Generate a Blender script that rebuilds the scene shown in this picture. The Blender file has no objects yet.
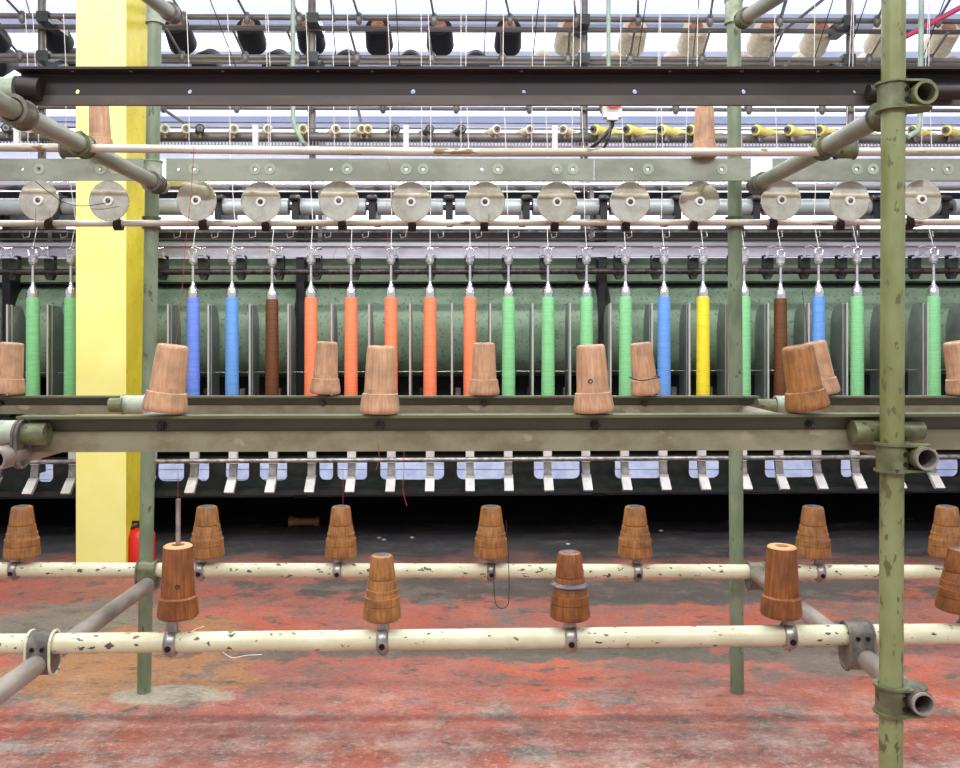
import bpy, math, random
from mathutils import Vector, Matrix
random.seed(7)
SC = bpy.context.scene
COL = SC.collection
PI = math.pi
# ------------------------------------------------------------------ camera, world, lights, exposure
F, CX, CY, H = 880.0, 460.0, 340.0, 1.25
cd = bpy.data.cameras.new('camera'); cam = bpy.data.objects.new('camera', cd); COL.objects.link(cam)
cam.location = (0, 0, H); cam.rotation_euler = (PI/2, 0, 0)
cd.sensor_width = 36; cd.lens = F/960*36; cd.shift_x = (480-CX)/960; cd.shift_y = -(384-CY)/960
cd.clip_start = 0.05; cd.clip_end = 100
SC.camera = cam
SC.view_settings.view_transform = 'Standard'; SC.view_settings.look = 'None'
SC.view_settings.exposure = 0.0; SC.view_settings.gamma = 1; SC.view_settings.use_curve_mapping = False
w = bpy.data.worlds.new('world'); SC.world = w; w.use_nodes = True
w.node_tree.nodes['Background'].inputs[0].default_value = (0.86, 0.88, 1.0, 1)
w.node_tree.nodes['Background'].inputs[1].default_value = 0.66
def area(name, loc, sx, sy, power, rot=(0, 0, 0), col=(1, 0.985, 0.96)):
    l = bpy.data.lights.new(name, 'AREA'); l.shape = 'RECTANGLE'; l.size = sx; l.size_y = sy
    l.energy = power; l.color = col
    o = bpy.data.objects.new(name, l); COL.objects.link(o); o.location = loc; o.rotation_euler = rot
    return o
area('tube_or_fill_light', (0, 1.5, 3.9), 7, 0.16, 100)
area('tube_or_fill_light', (0, 3.7, 3.9), 7, 0.16, 155)
area('tube_or_fill_light', (0, 7.6, 3.9), 9, 0.3, 200)
area('tube_or_fill_light', (0, -0.8, 3.6), 7, 0.6, 165, (math.radians(35), 0, 0))  # front fill added to brighten the machine, not a real tube row

# ------------------------------------------------------------------ materials
def lin(c):
    c = c/255.0
    return c/12.92 if c <= 0.04045 else ((c+0.055)/1.055)**2.4
def rgb(t): return (lin(t[0]), lin(t[1]), lin(t[2]), 1)
def nd(nt, kind, **kw):
    n = nt.nodes.new(kind)
    for k, v in kw.items(): setattr(n, k, v)
    return n
def mat(name, c1, c2=None, rough=0.5, metal=0.0, scale=8, lo=0.4, hi=0.6, chips=None, chip_scale=30, chip_lo=0.66,
        stretch=(1, 1, 1), bump=0.0, rnd=True, detail=4, emit=None, spec=0.5):
    m = bpy.data.materials.new(name); m.use_nodes = True; nt = m.node_tree
    b = nt.nodes['Principled BSDF']; b.inputs['Roughness'].default_value = rough; b.inputs['Metallic'].default_value = metal
    b.inputs['Specular IOR Level'].default_value = spec
    b.inputs['Base Color'].default_value = rgb(c1)
    L = nt.links.new
    if c2 is not None or chips is not None:
        tc = nd(nt, 'ShaderNodeTexCoord'); vec = tc.outputs['Object']
        mp = nd(nt, 'ShaderNodeMapping'); mp.inputs['Scale'].default_value = stretch; L(vec, mp.inputs['Vector'])
        vec = mp.outputs[0]
        if rnd:
            oi = nd(nt, 'ShaderNodeObjectInfo'); ml = nd(nt, 'ShaderNodeMath', operation='MULTIPLY'); ml.inputs[1].default_value = 37.0
            L(oi.outputs['Random'], ml.inputs[0]); L(ml.outputs[0], mp.inputs['Location'])
        col = None
        if c2 is not None:
            n = nd(nt, 'ShaderNodeTexNoise'); n.inputs['Scale'].default_value = scale; n.inputs['Detail'].default_value = detail
            n.inputs['Roughness'].default_value = 0.62
            L(vec, n.inputs['Vector'])
            r = nd(nt, 'ShaderNodeValToRGB'); r.color_ramp.elements[0].position = lo; r.color_ramp.elements[1].position = hi
            r.color_ramp.elements[0].color = rgb(c1); r.color_ramp.elements[1].color = rgb(c2)
            L(n.outputs[0], r.inputs[0]); col = r.outputs[0]
        if chips is not None:
            n2 = nd(nt, 'ShaderNodeTexNoise'); n2.inputs['Scale'].default_value = chip_scale; n2.inputs['Detail'].default_value = 5
            L(vec, n2.inputs['Vector'])
            r2 = nd(nt, 'ShaderNodeValToRGB'); r2.color_ramp.elements[0].position = chip_lo; r2.color_ramp.elements[1].position = chip_lo+0.03
            r2.color_ramp.elements[0].color = (0, 0, 0, 1); r2.color_ramp.elements[1].color = (1, 1, 1, 1)
            L(n2.outputs[0], r2.inputs[0])
            mx = nd(nt, 'ShaderNodeMixRGB'); L(r2.outputs[0], mx.inputs[0])
            if col: L(col, mx.inputs[1])
            else: mx.inputs[1].default_value = rgb(c1)
            mx.inputs[2].default_value = rgb(chips); col = mx.outputs[0]
            nb = n2.outputs[0]
        else: nb = n.outputs[0]
        L(col, b.inputs['Base Color'])
        if bump:
            bp = nd(nt, 'ShaderNodeBump'); bp.inputs['Strength'].default_value = bump; bp.inputs['Distance'].default_value = 0.004
            L(nb, bp.inputs['Height']); L(bp.outputs[0], b.inputs['Normal'])
    if emit:
        b.inputs['Emission Color'].default_value = rgb(emit[0]); b.inputs['Emission Strength'].default_value = emit[1]
    return m
M = {}
M['post'] = mat('grey_green_paint', (128, 142, 116), (104, 120, 92), 0.38, 0, 9, chips=(88, 92, 70), chip_scale=50, chip_lo=0.645, stretch=(1, 1, .4))
M['front_post'] = mat('olive_green_paint', (132, 142, 98), (112, 118, 70), 0.35, 0, 7, .42, .6, chips=(94, 92, 60), chip_scale=55, chip_lo=0.60, stretch=(1, 1, .45))
M['fitting'] = mat('olive_fitting_paint', (112, 118, 82), (84, 86, 62), 0.42, 0.1, 18, chips=(58, 54, 44), chip_scale=40, chip_lo=0.64, bump=.3)
M['fitting_grey'] = mat('grey_cast_fitting', (124, 120, 110), (84, 80, 74), 0.45, 0.3, 20, bump=.3)
M['fitting_pale'] = mat('pale_green_fitting', (168, 178, 158), (132, 142, 120), 0.45, 0.1, 14, bump=.2)
M['arm'] = mat('taupe_grey_pipe', (160, 152, 144), (126, 118, 110), 0.4, 0.15, 12, stretch=(1, .25, 1))
M['arm_green'] = mat('grey_green_pipe', (150, 152, 138), (122, 126, 108), 0.36, 0.1, 12, stretch=(1, .25, 1))
M['cream'] = mat('cream_chipped_paint', (216, 215, 186), (198, 195, 162), 0.35, 0, 12, chips=(84, 78, 62), chip_scale=70, chip_lo=0.63, stretch=(.55, 1, 1))
M['whiterod'] = mat('whitened_steel_rod', (204, 202, 192), (172, 164, 148), 0.35, 0.2, 10, chips=(126, 104, 74), chip_scale=30, chip_lo=0.62, stretch=(.3, 1, 1))
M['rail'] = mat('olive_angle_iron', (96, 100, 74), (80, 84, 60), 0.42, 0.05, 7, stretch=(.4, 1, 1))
M['rail_edge'] = mat('olive_brown_chipped_lit', (140, 138, 112), (116, 112, 86), 0.4, 0.05, 14, chips=(152, 146, 122), chip_scale=18, chip_lo=.63, stretch=(.6, 1, 1))  # lower band: lit tone put into the colour, plus paint chips
M['dark_rail'] = mat('dark_brown_shaded_iron', (46, 38, 34), (34, 28, 25), 0.5, 0.1, 7, stretch=(.4, 1, 1))  # darkened by the flange shade put into the colour
M['dark_edge'] = mat('dark_brown_lit_edge', (92, 83, 77), (76, 68, 62), 0.45, 0.15, 12, stretch=(.4, 1, 1))  # lower band kept lighter, as if lit below the flange shade
M['flat'] = mat('grey_green_flat_bar', (142, 148, 132), (120, 126, 112), 0.4, 0.15, 10, stretch=(.5, 1, 1))
M['washer'] = mat('pale_green_washer', (158, 168, 146), (146, 156, 134), 0.5, 0.05, 20)
M['bolt'] = mat('dark_steel_bolt', (84, 80, 76), (50, 47, 44), 0.35, 0.6, 40)
M['hole'] = mat('black_recess', (14, 13, 12), None, 0.9)
M['steel'] = mat('dull_steel', (178, 174, 168), (132, 127, 122), 0.33, 0.7, 25)
M['chrome'] = mat('bright_chrome', (232, 232, 236), None, 0.16, 0.9)
M['disc'] = mat('tarnished_disc_metal', (240, 236, 216), (204, 196, 170), 0.05, 0.85, 16, .35, .7)
M['black'] = mat('black_iron', (34, 34, 34), (20, 20, 21), 0.5, 0.2, 10)
M['blackpaint'] = mat('dark_green_iron', (52, 60, 54), (34, 40, 36), 0.45, 0.15, 10)
M['mgreen'] = mat('machine_green_panel', (140, 164, 140), (122, 146, 122), 0.45, 0, 5, chips=(92, 118, 96), chip_scale=55, chip_lo=.60)
M['mgreen2'] = mat('machine_green_beam', (176, 200, 170), (152, 178, 148), 0.45, 0, 5)
M['mgrey'] = mat('machine_grey_rail', (204, 202, 212), (176, 174, 184), 0.4, 0.3, 8, stretch=(.3, 1, 1))
M['roller'] = mat('grey_roller', (178, 186, 188), (156, 164, 166), 0.35, 0.2, 6)
M['tube'] = mat('grey_machine_tube', (128, 124, 120), (104, 100, 96), 0.38, 0.3, 8, stretch=(.3, 1, 1))
M['plate'] = mat('separator_plate', (140, 148, 144), (118, 128, 122), 0.4, 0.2, 6)
M['plate_edge'] = mat('separator_bright_edge', (208, 206, 202), None, 0.3, 0.5)
M['pewter'] = mat('scuffed_clear_cap', (200, 200, 200), (150, 150, 150), 0.3, 0.3, 60)
M['shade_black'] = mat('black_shade_sheet', (18, 17, 17), (12, 12, 12), 0.9, 0, 6, spec=.1)  # for the added plate that blackens the space under the machine
M['white'] = mat('white_plastic', (226, 224, 220), (206, 204, 200), 0.45, 0, 12)
M['lever'] = mat('grey_lever', (150, 148, 144), (120, 116, 112), 0.4, 0.3, 18)
M['palegreen'] = mat('pale_green_conduit', (158, 182, 162), (138, 160, 142), 0.4, 0, 10)
M['red'] = mat('red_enamel', (206, 40, 30), None, 0.3)
M['redthread'] = mat('red_thread', (176, 58, 58), None, 0.8)
M['whitethread'] = mat('white_thread', (240, 238, 236), None, 0.8)
M['darkthread'] = mat('dark_wire', (52, 46, 42), None, 0.5, 0.4)
M['magenta'] = mat('magenta_pipe', (196, 70, 110), None, 0.5)
M['conedark'] = mat('black_yarn', (24, 24, 32), (16, 16, 22), 0.75, 0, 30)
M['conecream'] = mat('cream_yarn', (236, 226, 200), (220, 206, 176), 0.8, 0, 30)
M['conetip'] = mat('paper_cone_tip', (180, 130, 100), (150, 96, 66), 0.7, 0, 20)
M['yarnyellow'] = mat('pale_yellow_yarn', (240, 232, 140), (232, 220, 110), 0.8, 0, 20)
M['backing'] = mat('pale_blue_panel', (206, 212, 236), (180, 188, 220), 0.5, 0, 9)
def yarn(name, c, d):
    m = mat(name, c, d, 0.55, 0, 40, .3, .7, stretch=(.2, .2, 3)); nt = m.node_tree
    b = nt.nodes['Principled BSDF']; wv = nd(nt, 'ShaderNodeTexWave', bands_direction='Z'); wv.inputs['Scale'].default_value = 28
    tc = nd(nt, 'ShaderNodeTexCoord'); nt.links.new(tc.outputs['Object'], wv.inputs[0])
    bp = nd(nt, 'ShaderNodeBump'); bp.inputs['Strength'].default_value = .35; bp.inputs['Distance'].default_value = .003
    nt.links.new(wv.outputs[1], bp.inputs['Height']); nt.links.new(bp.outputs[0], b.inputs['Normal'])
    return m
Y = {'green': yarn('green_yarn', (142, 214, 150), (122, 198, 134)), 'blue': yarn('blue_yarn', (108, 164, 232), (92, 146, 220)),
     'royal': yarn('violet_blue_yarn', (118, 150, 240), (92, 126, 222)),
     'brown': yarn('brown_yarn', (112, 64, 20), (82, 44, 12)), 'orange': yarn('orange_yarn', (250, 144, 100), (242, 124, 80)),
     'yellow': yarn('yellow_yarn', (246, 228, 50), (236, 212, 36))}
def wood(name, light, dark, stain):
    m = bpy.data.materials.new(name); m.use_nodes = True; nt = m.node_tree; L = nt.links.new
    b = nt.nodes['Principled BSDF']; b.inputs['Roughness'].default_value = 0.42
    tc = nd(nt, 'ShaderNodeTexCoord'); oi = nd(nt, 'ShaderNodeObjectInfo')
    ml = nd(nt, 'ShaderNodeMath', operation='MULTIPLY'); ml.inputs[1].default_value = 23; L(oi.outputs['Random'], ml.inputs[0])
    mp = nd(nt, 'ShaderNodeMapping'); mp.inputs['Scale'].default_value = (1, 1, .05); L(tc.outputs['Object'], mp.inputs[0]); L(ml.outputs[0], mp.inputs[1])
    n = nd(nt, 'ShaderNodeTexNoise'); n.inputs['Scale'].default_value = 34; n.inputs['Detail'].default_value = 4; L(mp.outputs[0], n.inputs['Vector'])
    r = nd(nt, 'ShaderNodeValToRGB'); r.color_ramp.elements[0].position = .3; r.color_ramp.elements[1].position = .68
    r.color_ramp.elements[0].color = rgb(dark); r.color_ramp.elements[1].color = rgb(light); L(n.outputs[0], r.inputs[0])
    mp2 = nd(nt, 'ShaderNodeMapping'); L(tc.outputs['Object'], mp2.inputs[0]); L(ml.outputs[0], mp2.inputs[1])
    n2 = nd(nt, 'ShaderNodeTexNoise'); n2.inputs['Scale'].default_value = 4.5; n2.inputs['Detail'].default_value = 4; L(mp2.outputs[0], n2.inputs['Vector'])
    r2 = nd(nt, 'ShaderNodeValToRGB'); r2.color_ramp.elements[0].position = .42; r2.color_ramp.elements[1].position = .72
    r2.color_ramp.elements[0].color = (0, 0, 0, 1); r2.color_ramp.elements[1].color = (.6, .6, .6, 1); L(n2.outputs[0], r2.inputs[0])
    mx = nd(nt, 'ShaderNodeMixRGB'); L(r2.outputs[0], mx.inputs[0]); L(r.outputs[0], mx.inputs[1]); mx.inputs[2].default_value = rgb(stain)
    L(mx.outputs[0], b.inputs['Base Color'])
    return m
M['wood'] = wood('varnished_brown_wood', (172, 122, 68), (132, 84, 42), (86, 58, 36))
M['wood_red'] = wood('dark_red_brown_wood', (150, 92, 44), (108, 60, 26), (68, 42, 26))
M['wood_pale'] = wood('dusty_pale_wood', (202, 162, 126), (172, 128, 94), (134, 106, 84))
M['wood_top'] = mat('bare_end_wood', (226, 176, 128), (196, 134, 84), 0.6, 0, 60)
M['cap'] = mat('grey_metal_cap', (120, 116, 116), (78, 74, 74), 0.4, 0.6, 40)

# ------------------------------------------------------------------ geometry helpers
SL, RO = .0215, .0028      # the machine row stands very slightly askew to the rack
def at(px, py, Z):
    if Z < 5: return Vector(((px-CX)/F*Z, Z, H+(CY-py)/F*Z))
    Z2 = Z/(1-SL*(px-CX)/F); X = (px-CX)/F*Z2
    return Vector((X, Z2, H+(CY-py)/F*Z+RO*X))
def frame(d):
    d = d.normalized(); a = Vector((0, 0, 1)) if abs(d.z) < 0.9 else Vector((1, 0, 0))
    u = d.cross(a).normalized(); v = d.cross(u).normalized()
    return u, v
class MB:
    def __init__(s): s.v = []; s.f = []; s.sm = []
    def face(s, idx, smooth=False): s.f.append(idx); s.sm.append(smooth)
    def rings(s, cents, frames, radii, n=20, cap0=True, cap1=True):
        base = len(s.v)
        for c, (u, v), r in zip(cents, frames, radii):
            for k in range(n):
                a = 2*PI*k/n; s.v.append(c+u*(r*math.cos(a))+v*(r*math.sin(a)))
        m = len(cents)
        for i in range(m-1):
            for k in range(n):
                k2 = (k+1) % n; s.face((base+i*n+k, base+i*n+k2, base+(i+1)*n+k2, base+(i+1)*n+k), True)
        if cap0: s.face(tuple(base+k for k in range(n-1, -1, -1)))
        if cap1: s.face(tuple(base+(m-1)*n+k for k in range(n)))
        return s
    def tube(s, p, q, r, r2=None, n=20, cap=True):
        p = Vector(p); q = Vector(q); fr = frame(q-p)
        return s.rings([p, q], [fr, fr], [r, r if r2 is None else r2], n, cap, cap)
    def lathe(s, o, d, prof, n=28, cap0=True, cap1=True):
        # prof: list of (distance along d, radius); repeated points give hard edges
        o = Vector(o); d = Vector(d).normalized(); fr = frame(d)
        return s.rings([o+d*t for t, r in prof], [fr]*len(prof), [max(r, 1e-5) for t, r in prof], n, cap0, cap1)
    def hollow(s, p, q, ro, ri, n=24):
        p = Vector(p); q = Vector(q); L = (q-p).length
        fr = frame(q-p); d = (q-p).normalized()
        prof = [(0, ri), (0, ro), (L, ro), (L, ri), (0, ri)]
        return s.rings([p+d*t for t, r in prof], [fr]*5, [r for t, r in prof], n, False, False)
    def path(s, pts, r, n=8):
        pts = [Vector(p) for p in pts]; frs = []
        d0 = (pts[1]-pts[0]); u, v = frame(d0)
        for i in range(len(pts)):
            d = (pts[min(i+1, len(pts)-1)]-pts[max(i-1, 0)]).normalized()
            u = (u-d*u.dot(d)).normalized(); v = d.cross(u)
            frs.append((u.copy(), v.copy()))
        return s.rings(pts, frs, [r]*len(pts), n)
    def box(s, lo, hi, rot=None, piv=None, bev=0.0):
        lo = Vector(lo); hi = Vector(hi); b = len(s.v)
        P = [Vector((x, y, z)) for x in (lo.x, hi.x) for y in (lo.y, hi.y) for z in (lo.z, hi.z)]
        if rot is not None: P = [piv+rot @ (p-piv) for p in P]
        s.v += P
        for f in ((0, 1, 3, 2), (4, 6, 7, 5), (0, 4, 5, 1), (2, 3, 7, 6), (0, 2, 6, 4), (1, 5, 7, 3)): s.face(tuple(b+i for i in f))
        return s
    def prism(s, poly, dvec, smooth=False):
        n = len(poly); b = len(s.v); dvec = Vector(dvec)
        s.v += [Vector(p) for p in poly]+[Vector(p)+dvec for p in poly]
        s.face(tuple(b+i for i in range(n-1, -1, -1))); s.face(tuple(b+n+i for i in range(n)))
        for i in range(n):
            j = (i+1) % n; s.face((b+i, b+j, b+n+j, b+n+i), smooth)
        return s
    def torus(s, c, d, R, r, n=28, m=8):
        c = Vector(c); d = Vector(d).normalized(); u, v = frame(d); b = len(s.v)
        for i in range(n):
            a = 2*PI*i/n; e = u*math.cos(a)+v*math.sin(a)
            for k in range(m):
                t = 2*PI*k/m; s.v.append(c+e*(R+r*math.cos(t))+d*(r*math.sin(t)))
        for i in range(n):
            for k in range(m):
                i2 = (i+1) % n; k2 = (k+1) % m
                s.face((b+i*m+k, b+i2*m+k, b+i2*m+k2, b+i*m+k2), True)
        return s
    def plate(s, A, U, V, N, x0, x1, z0, z1, th, holes):
        """plate with round through holes in the plane A + x*U + z*V, thickness th along N"""
        A, U, V, N = map(Vector, (A, U, V, N))
        P = lambda x, z, t: A+U*x+V*z+N*t
        holes = sorted(holes); cuts = []; zc = None
        for (hx, hz, r) in holes: cuts.append((hx-r*1.6, hx+r*1.6, hx, hz, r))
        x = x0; segs = []
        for c in cuts:
            if c[0] > x: segs.append((x, c[0], None))
            segs.append((max(x, c[0]), c[1], c)); x = c[1]
        if x < x1: segs.append((x, x1, None))
        for a, b_, c in segs:
            if c is None:
                b = len(s.v); s.v += [P(a, z0, 0), P(b_, z0, 0), P(b_, z1, 0), P(a, z1, 0), P(a, z0, th), P(b_, z0, th), P(b_, z1, th), P(a, z1, th)]
                s.face((b, b+1, b+2, b+3)); s.face((b+7, b+6, b+5, b+4)); s.face((b, b+4, b+5, b+1)); s.face((b+3, b+2, b+6, b+7))
            else:
                hx, hz, r = c[2:]; angs = [2*PI*k/16+.01 for k in range(16)]
                angs += [math.atan2(zz-hz, xx-hx) % (2*PI) for xx in (a, b_) for zz in (z0, z1)]
                angs = sorted(angs); n = len(angs); b = len(s.v)
                for t in (0, th):
                    for g in angs:
                        cx, sz = math.cos(g), math.sin(g); k = 1e9
                        if cx > 1e-9: k = min(k, (b_-hx)/cx)
                        if cx < -1e-9: k = min(k, (a-hx)/cx)
                        if sz > 1e-9: k = min(k, (z1-hz)/sz)
                        if sz < -1e-9: k = min(k, (z0-hz)/sz)
                        s.v.append(P(hx+r*cx, hz+r*sz, t)); s.v.append(P(hx+k*cx, hz+k*sz, t))
                for i in range(n):
                    j = (i+1) % n; o = 2*n
                    s.face((b+2*i, b+2*i+1, b+2*j+1, b+2*j)); s.face((b+o+2*i, b+o+2*j, b+o+2*j+1, b+o+2*i+1))
                    s.face((b+2*i, b+2*j, b+o+2*j, b+o+2*i), True); s.face((b+2*i+1, b+o+2*i+1, b+o+2*j+1, b+2*j+1))
        for xx in (x0, x1):
            b = len(s.v); s.v += [P(xx, z0, 0), P(xx, z1, 0), P(xx, z1, th), P(xx, z0, th)]; s.face((b, b+1, b+2, b+3))
        return s
    def hexa(s, px0, px1, y0, y1, Z0, Z1):
        A, B, C, D = at(px0, y1, Z0), at(px1, y1, Z0), at(px1, y0, Z0), at(px0, y0, Z0)
        return s.prism([A, B, C, D], (0, Z1-Z0, 0))
    def build(s, name, m, parent=None, origin=None):
        """origin: world position the vertices are measured from (the thing's base)"""
        if origin is None: origin = ORI.get(parent.name, Vector((0, 0, 0))) if parent else Vector((0, 0, 0))
        me = bpy.data.meshes.new(name); me.from_pydata([tuple(v-origin) for v in s.v], [], s.f)
        me.polygons.foreach_set('use_smooth', s.sm); me.materials.append(M[m] if isinstance(m, str) else m)
        me.validate(); me.update()
        import bmesh
        bm = bmesh.new(); bm.from_mesh(me); bmesh.ops.recalc_face_normals(bm, faces=bm.faces); bm.to_mesh(me); bm.free()
        try: me.set_sharp_from_angle(angle=math.radians(40))
        except Exception: pass
        o = bpy.data.objects.new(name, me); COL.objects.link(o)
        if parent: o.parent = parent; ORI[o.name] = origin
        else: o.location = origin
        return o
ORI = {}
def tag(o, label=None, cat=None, group=None, kind=None):
    if label: o['label'] = label
    if cat: o['category'] = cat
    if group: o['group'] = group
    if kind: o['kind'] = kind
    return o
def thing(name, label, cat, loc=(0, 0, 0), group=None):
    o = bpy.data.objects.new(name, None); COL.objects.link(o); o.location = loc; o.empty_display_size = .05
    ORI[o.name] = Vector(loc); return tag(o, label, cat, group)
def copy_tree(o, parent=None):
    c = o.copy(); COL.objects.link(c)
    if parent: c.parent = parent
    for ch in list(o.children): copy_tree(ch, c)
    return c
def struct(name, mb, m): return tag(mb.build(name, m), kind='structure')
UX, UY, UZ = Vector((1, 0, 0)), Vector((0, 1, 0)), Vector((0, 0, 1))

# ------------------------------------------------------------------ the room
def floor_mat():
    m = bpy.data.materials.new('worn_red_floor_paint'); m.use_nodes = True; nt = m.node_tree; L = nt.links.new
    b = nt.nodes['Principled BSDF']; tc = nd(nt, 'ShaderNodeTexCoord')
    def noise(scale, detail=6, off=(0, 0, 0), sc=(1, 1, 1), rough=.65):
        mp = nd(nt, 'ShaderNodeMapping'); mp.inputs['Location'].default_value = off; mp.inputs['Scale'].default_value = sc
        L(tc.outputs['Object'], mp.inputs[0]); n = nd(nt, 'ShaderNodeTexNoise'); n.inputs['Scale'].default_value = scale
        n.inputs['Detail'].default_value = detail; n.inputs['Roughness'].default_value = rough; L(mp.outputs[0], n.inputs['Vector']); return n.outputs[0]
    def ramp(v, a, bb, ca=(0, 0, 0, 1), cb=(1, 1, 1, 1)):
        r = nd(nt, 'ShaderNodeValToRGB'); r.color_ramp.elements[0].position = a; r.color_ramp.elements[1].position = bb
        r.color_ramp.elements[0].color = ca; r.color_ramp.elements[1].color = cb; L(v, r.inputs[0]); return r.outputs[0]
    def mix(f, a, c):
        x = nd(nt, 'ShaderNodeMixRGB'); L(f, x.inputs[0])
        if isinstance(a, tuple): x.inputs[1].default_value = a
        else: L(a, x.inputs[1])
        if isinstance(c, tuple): x.inputs[2].default_value = c
        else: L(c, x.inputs[2])
        return x.outputs[0]
    def math_(op, a, c, clamp=False):
        x = nd(nt, 'ShaderNodeMath', operation=op); x.use_clamp = clamp
        for i, v in enumerate((a, c)):
            if isinstance(v, (int, float)): x.inputs[i].default_value = v
            else: L(v, x.inputs[i])
        return x.outputs[0]
    sep = nd(nt, 'ShaderNodeSeparateXYZ'); L(tc.outputs['Object'], sep.inputs[0]); X, Yc = sep.outputs[0], sep.outputs[1]
    def blob(cx, cy, rx, ry, amp=.5, ns=3.0):   # soft worn patch with ragged edge
        a = math_('DIVIDE', math_('SUBTRACT', X, cx), rx); c = math_('DIVIDE', math_('SUBTRACT', Yc, cy), ry)
        d = math_('SQRT', math_('ADD', math_('MULTIPLY', a, a), math_('MULTIPLY', c, c)), 0)
        d = math_('ADD', d, math_('MULTIPLY', math_('SUBTRACT', noise(ns, 5, (cx*3, cy*2, 0)), .5), amp*4))
        return ramp(d, .75, 1.1, (1, 1, 1, 1), (0, 0, 0, 1))
    base = ramp(noise(2.2), .35, .65, rgb((144, 86, 74)), rgb((166, 96, 80)))
    base = mix(ramp(noise(1.3, 5, (4, 2, 0)), .5, .62), base, rgb((176, 88, 64)))
    base = mix(blob(-1.3, 3.5, .55, .55, .7), base, rgb((160, 112, 72)))
    base = mix(blob(-1.75, 3.9, .45, .25, .8, 4), base, rgb((120, 112, 98)))
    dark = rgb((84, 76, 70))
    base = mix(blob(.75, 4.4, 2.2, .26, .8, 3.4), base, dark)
    base = mix(blob(.35, 3.55, 1.6, .14, .8, 5.0), base, rgb((96, 88, 76)))
    base = mix(blob(1.45, 3.5, .3, .2, .8, 5.0), base, rgb((112, 98, 86)))
    base = mix(ramp(noise(3.6, 8, (8, 1, 0), (.7, 1, 1), .7), .55, .62), base, rgb((112, 100, 90)))
    base = mix(ramp(noise(13, 8, (1, 7, 0), (.6, 1, 1), .75), .55, .62), base, rgb((84, 76, 70)))
    # pale scuffed cement, more of it in the gangway nearest to the viewer
    near = ramp(Yc, 2.3/10, 3.2/10); nr = math_('DIVIDE', Yc, 10.0)
    near = ramp(nr, .255, .335, (1, 1, 1, 1), (0, 0, 0, 1))
    pale = math_('MULTIPLY', ramp(noise(6, 9, (3, 3, 0), (.8, 1, 1), .75), .46, .68), math_('ADD', math_('MULTIPLY', near, .8), .10))
    base = mix(pale, base, rgb((194, 178, 164)))
    base = mix(blob(-1.02, 3.1, .22, .10, .3, 9), base, rgb((162, 154, 134)))
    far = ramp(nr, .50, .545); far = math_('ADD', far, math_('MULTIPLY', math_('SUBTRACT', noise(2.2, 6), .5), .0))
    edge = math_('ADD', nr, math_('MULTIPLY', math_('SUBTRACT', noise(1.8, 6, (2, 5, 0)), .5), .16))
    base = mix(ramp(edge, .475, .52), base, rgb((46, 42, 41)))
    base = mix(ramp(nr, .74, .76), base, rgb((120, 112, 108)))
    base = mix(ramp(noise(5, 9, (6, 2, 0), (.5, 1, 1), .8), .52, .66), base, rgb((104, 92, 82)))
    base = mix(math_('MULTIPLY', ramp(noise(38, 9, (5, 1, 0), (.9, 1, 1), .85), .53, .60), math_('ADD', math_('MULTIPLY', near, .48), .04)), base, rgb((204, 192, 178)))
    base = mix(math_('MULTIPLY', ramp(noise(26, 9, (2, 4, 0), (.8, 1, 1), .85), .57, .62), .6), base, rgb((98, 84, 74)))
    sp = ramp(noise(75, 6, (0, 0, 0), (.7, 1, 1), .8), .3, .7, (.62, .62, .62, 1), (1.32, 1.32, 1.32, 1))
    mm = nd(nt, 'ShaderNodeMixRGB', blend_type='MULTIPLY'); mm.inputs[0].default_value = 1; L(base, mm.inputs[1]); L(sp, mm.inputs[2]); base = mm.outputs[0]
    base = mix(ramp(noise(48, 7, (9, 2, 0), (.6, 1, 1), .8), .64, .68), base, rgb((178, 166, 154)))
    L(base, b.inputs['Base Color'])
    L(ramp(noise(5, 6), .3, .7, (.5, .5, .5, 1), (.75, .75, .75, 1)), b.inputs['Roughness'])
    bp = nd(nt, 'ShaderNodeBump'); bp.inputs['Strength'].default_value = .25; bp.inputs['Distance'].default_value = .004
    L(noise(14, 8), bp.inputs['Height']); L(bp.outputs[0], b.inputs['Normal'])
    return m
M['floor'] = floor_mat()
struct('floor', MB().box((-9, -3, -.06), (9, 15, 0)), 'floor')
M['wall'] = mat('pale_wall', (226, 228, 238), (212, 214, 226), .7, 0, 2)
M['beam'] = mat('pale_blue_grey_beam', (206, 213, 226), (196, 204, 218), .6, 0, 3)
M['beamdark'] = mat('dark_grey_overhead_beam', (58, 58, 62), (46, 46, 50), .7, 0, 2)
M['ceil'] = mat('white_ceiling_board', (232, 232, 242), (220, 221, 234), .7, 0, 2)
M['sky'] = mat('frosted_skylight_glass', (225, 230, 250), None, .4, emit=((214, 219, 248), 1.0))
M['skyw'] = mat('bright_frosted_glass', (240, 242, 252), None, .4, emit=((238, 241, 255), 1.25))
CH = 4.4
struct('wall_back', MB().box((-9, 14, 0), (9, 14.15, CH)), 'wall')
struct('wall_left', MB().box((-9.15, 5.5, 0), (-9, 15, CH)), 'wall')
struct('wall_right', MB().box((9, 5.5, 0), (9.15, 15, CH)), 'wall')
struct('ceiling', MB().box((-9, 5.6, CH+.12), (9, 14.1, CH+.22)), 'ceil')
n_ = 1
for (y0, y1, mm) in ((6.0, 8.5, 'sky'), (8.75, 9.6, 'skyw'), (9.95, 11.1, 'skyw'), (11.4, 12.4, 'sky'), (12.6, 13.9, 'skyw')):
    struct('window_%d' % n_, MB().box((-8.8, y0, CH), (8.8, y1, CH+.04)), mm); n_ += 1
for i, y0 in enumerate((8.5, 9.65, 11.12, 12.4)):
    struct('trim_%d' % (i+1), MB().box((-8.9, y0, CH-.10), (8.9, y0+.24, CH+.1)), 'beam')
struct('window_%d' % n_, MB().box((-8.6, 13.95, 1.2), (8.6, 13.99, 4.1)), 'skyw')

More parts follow.
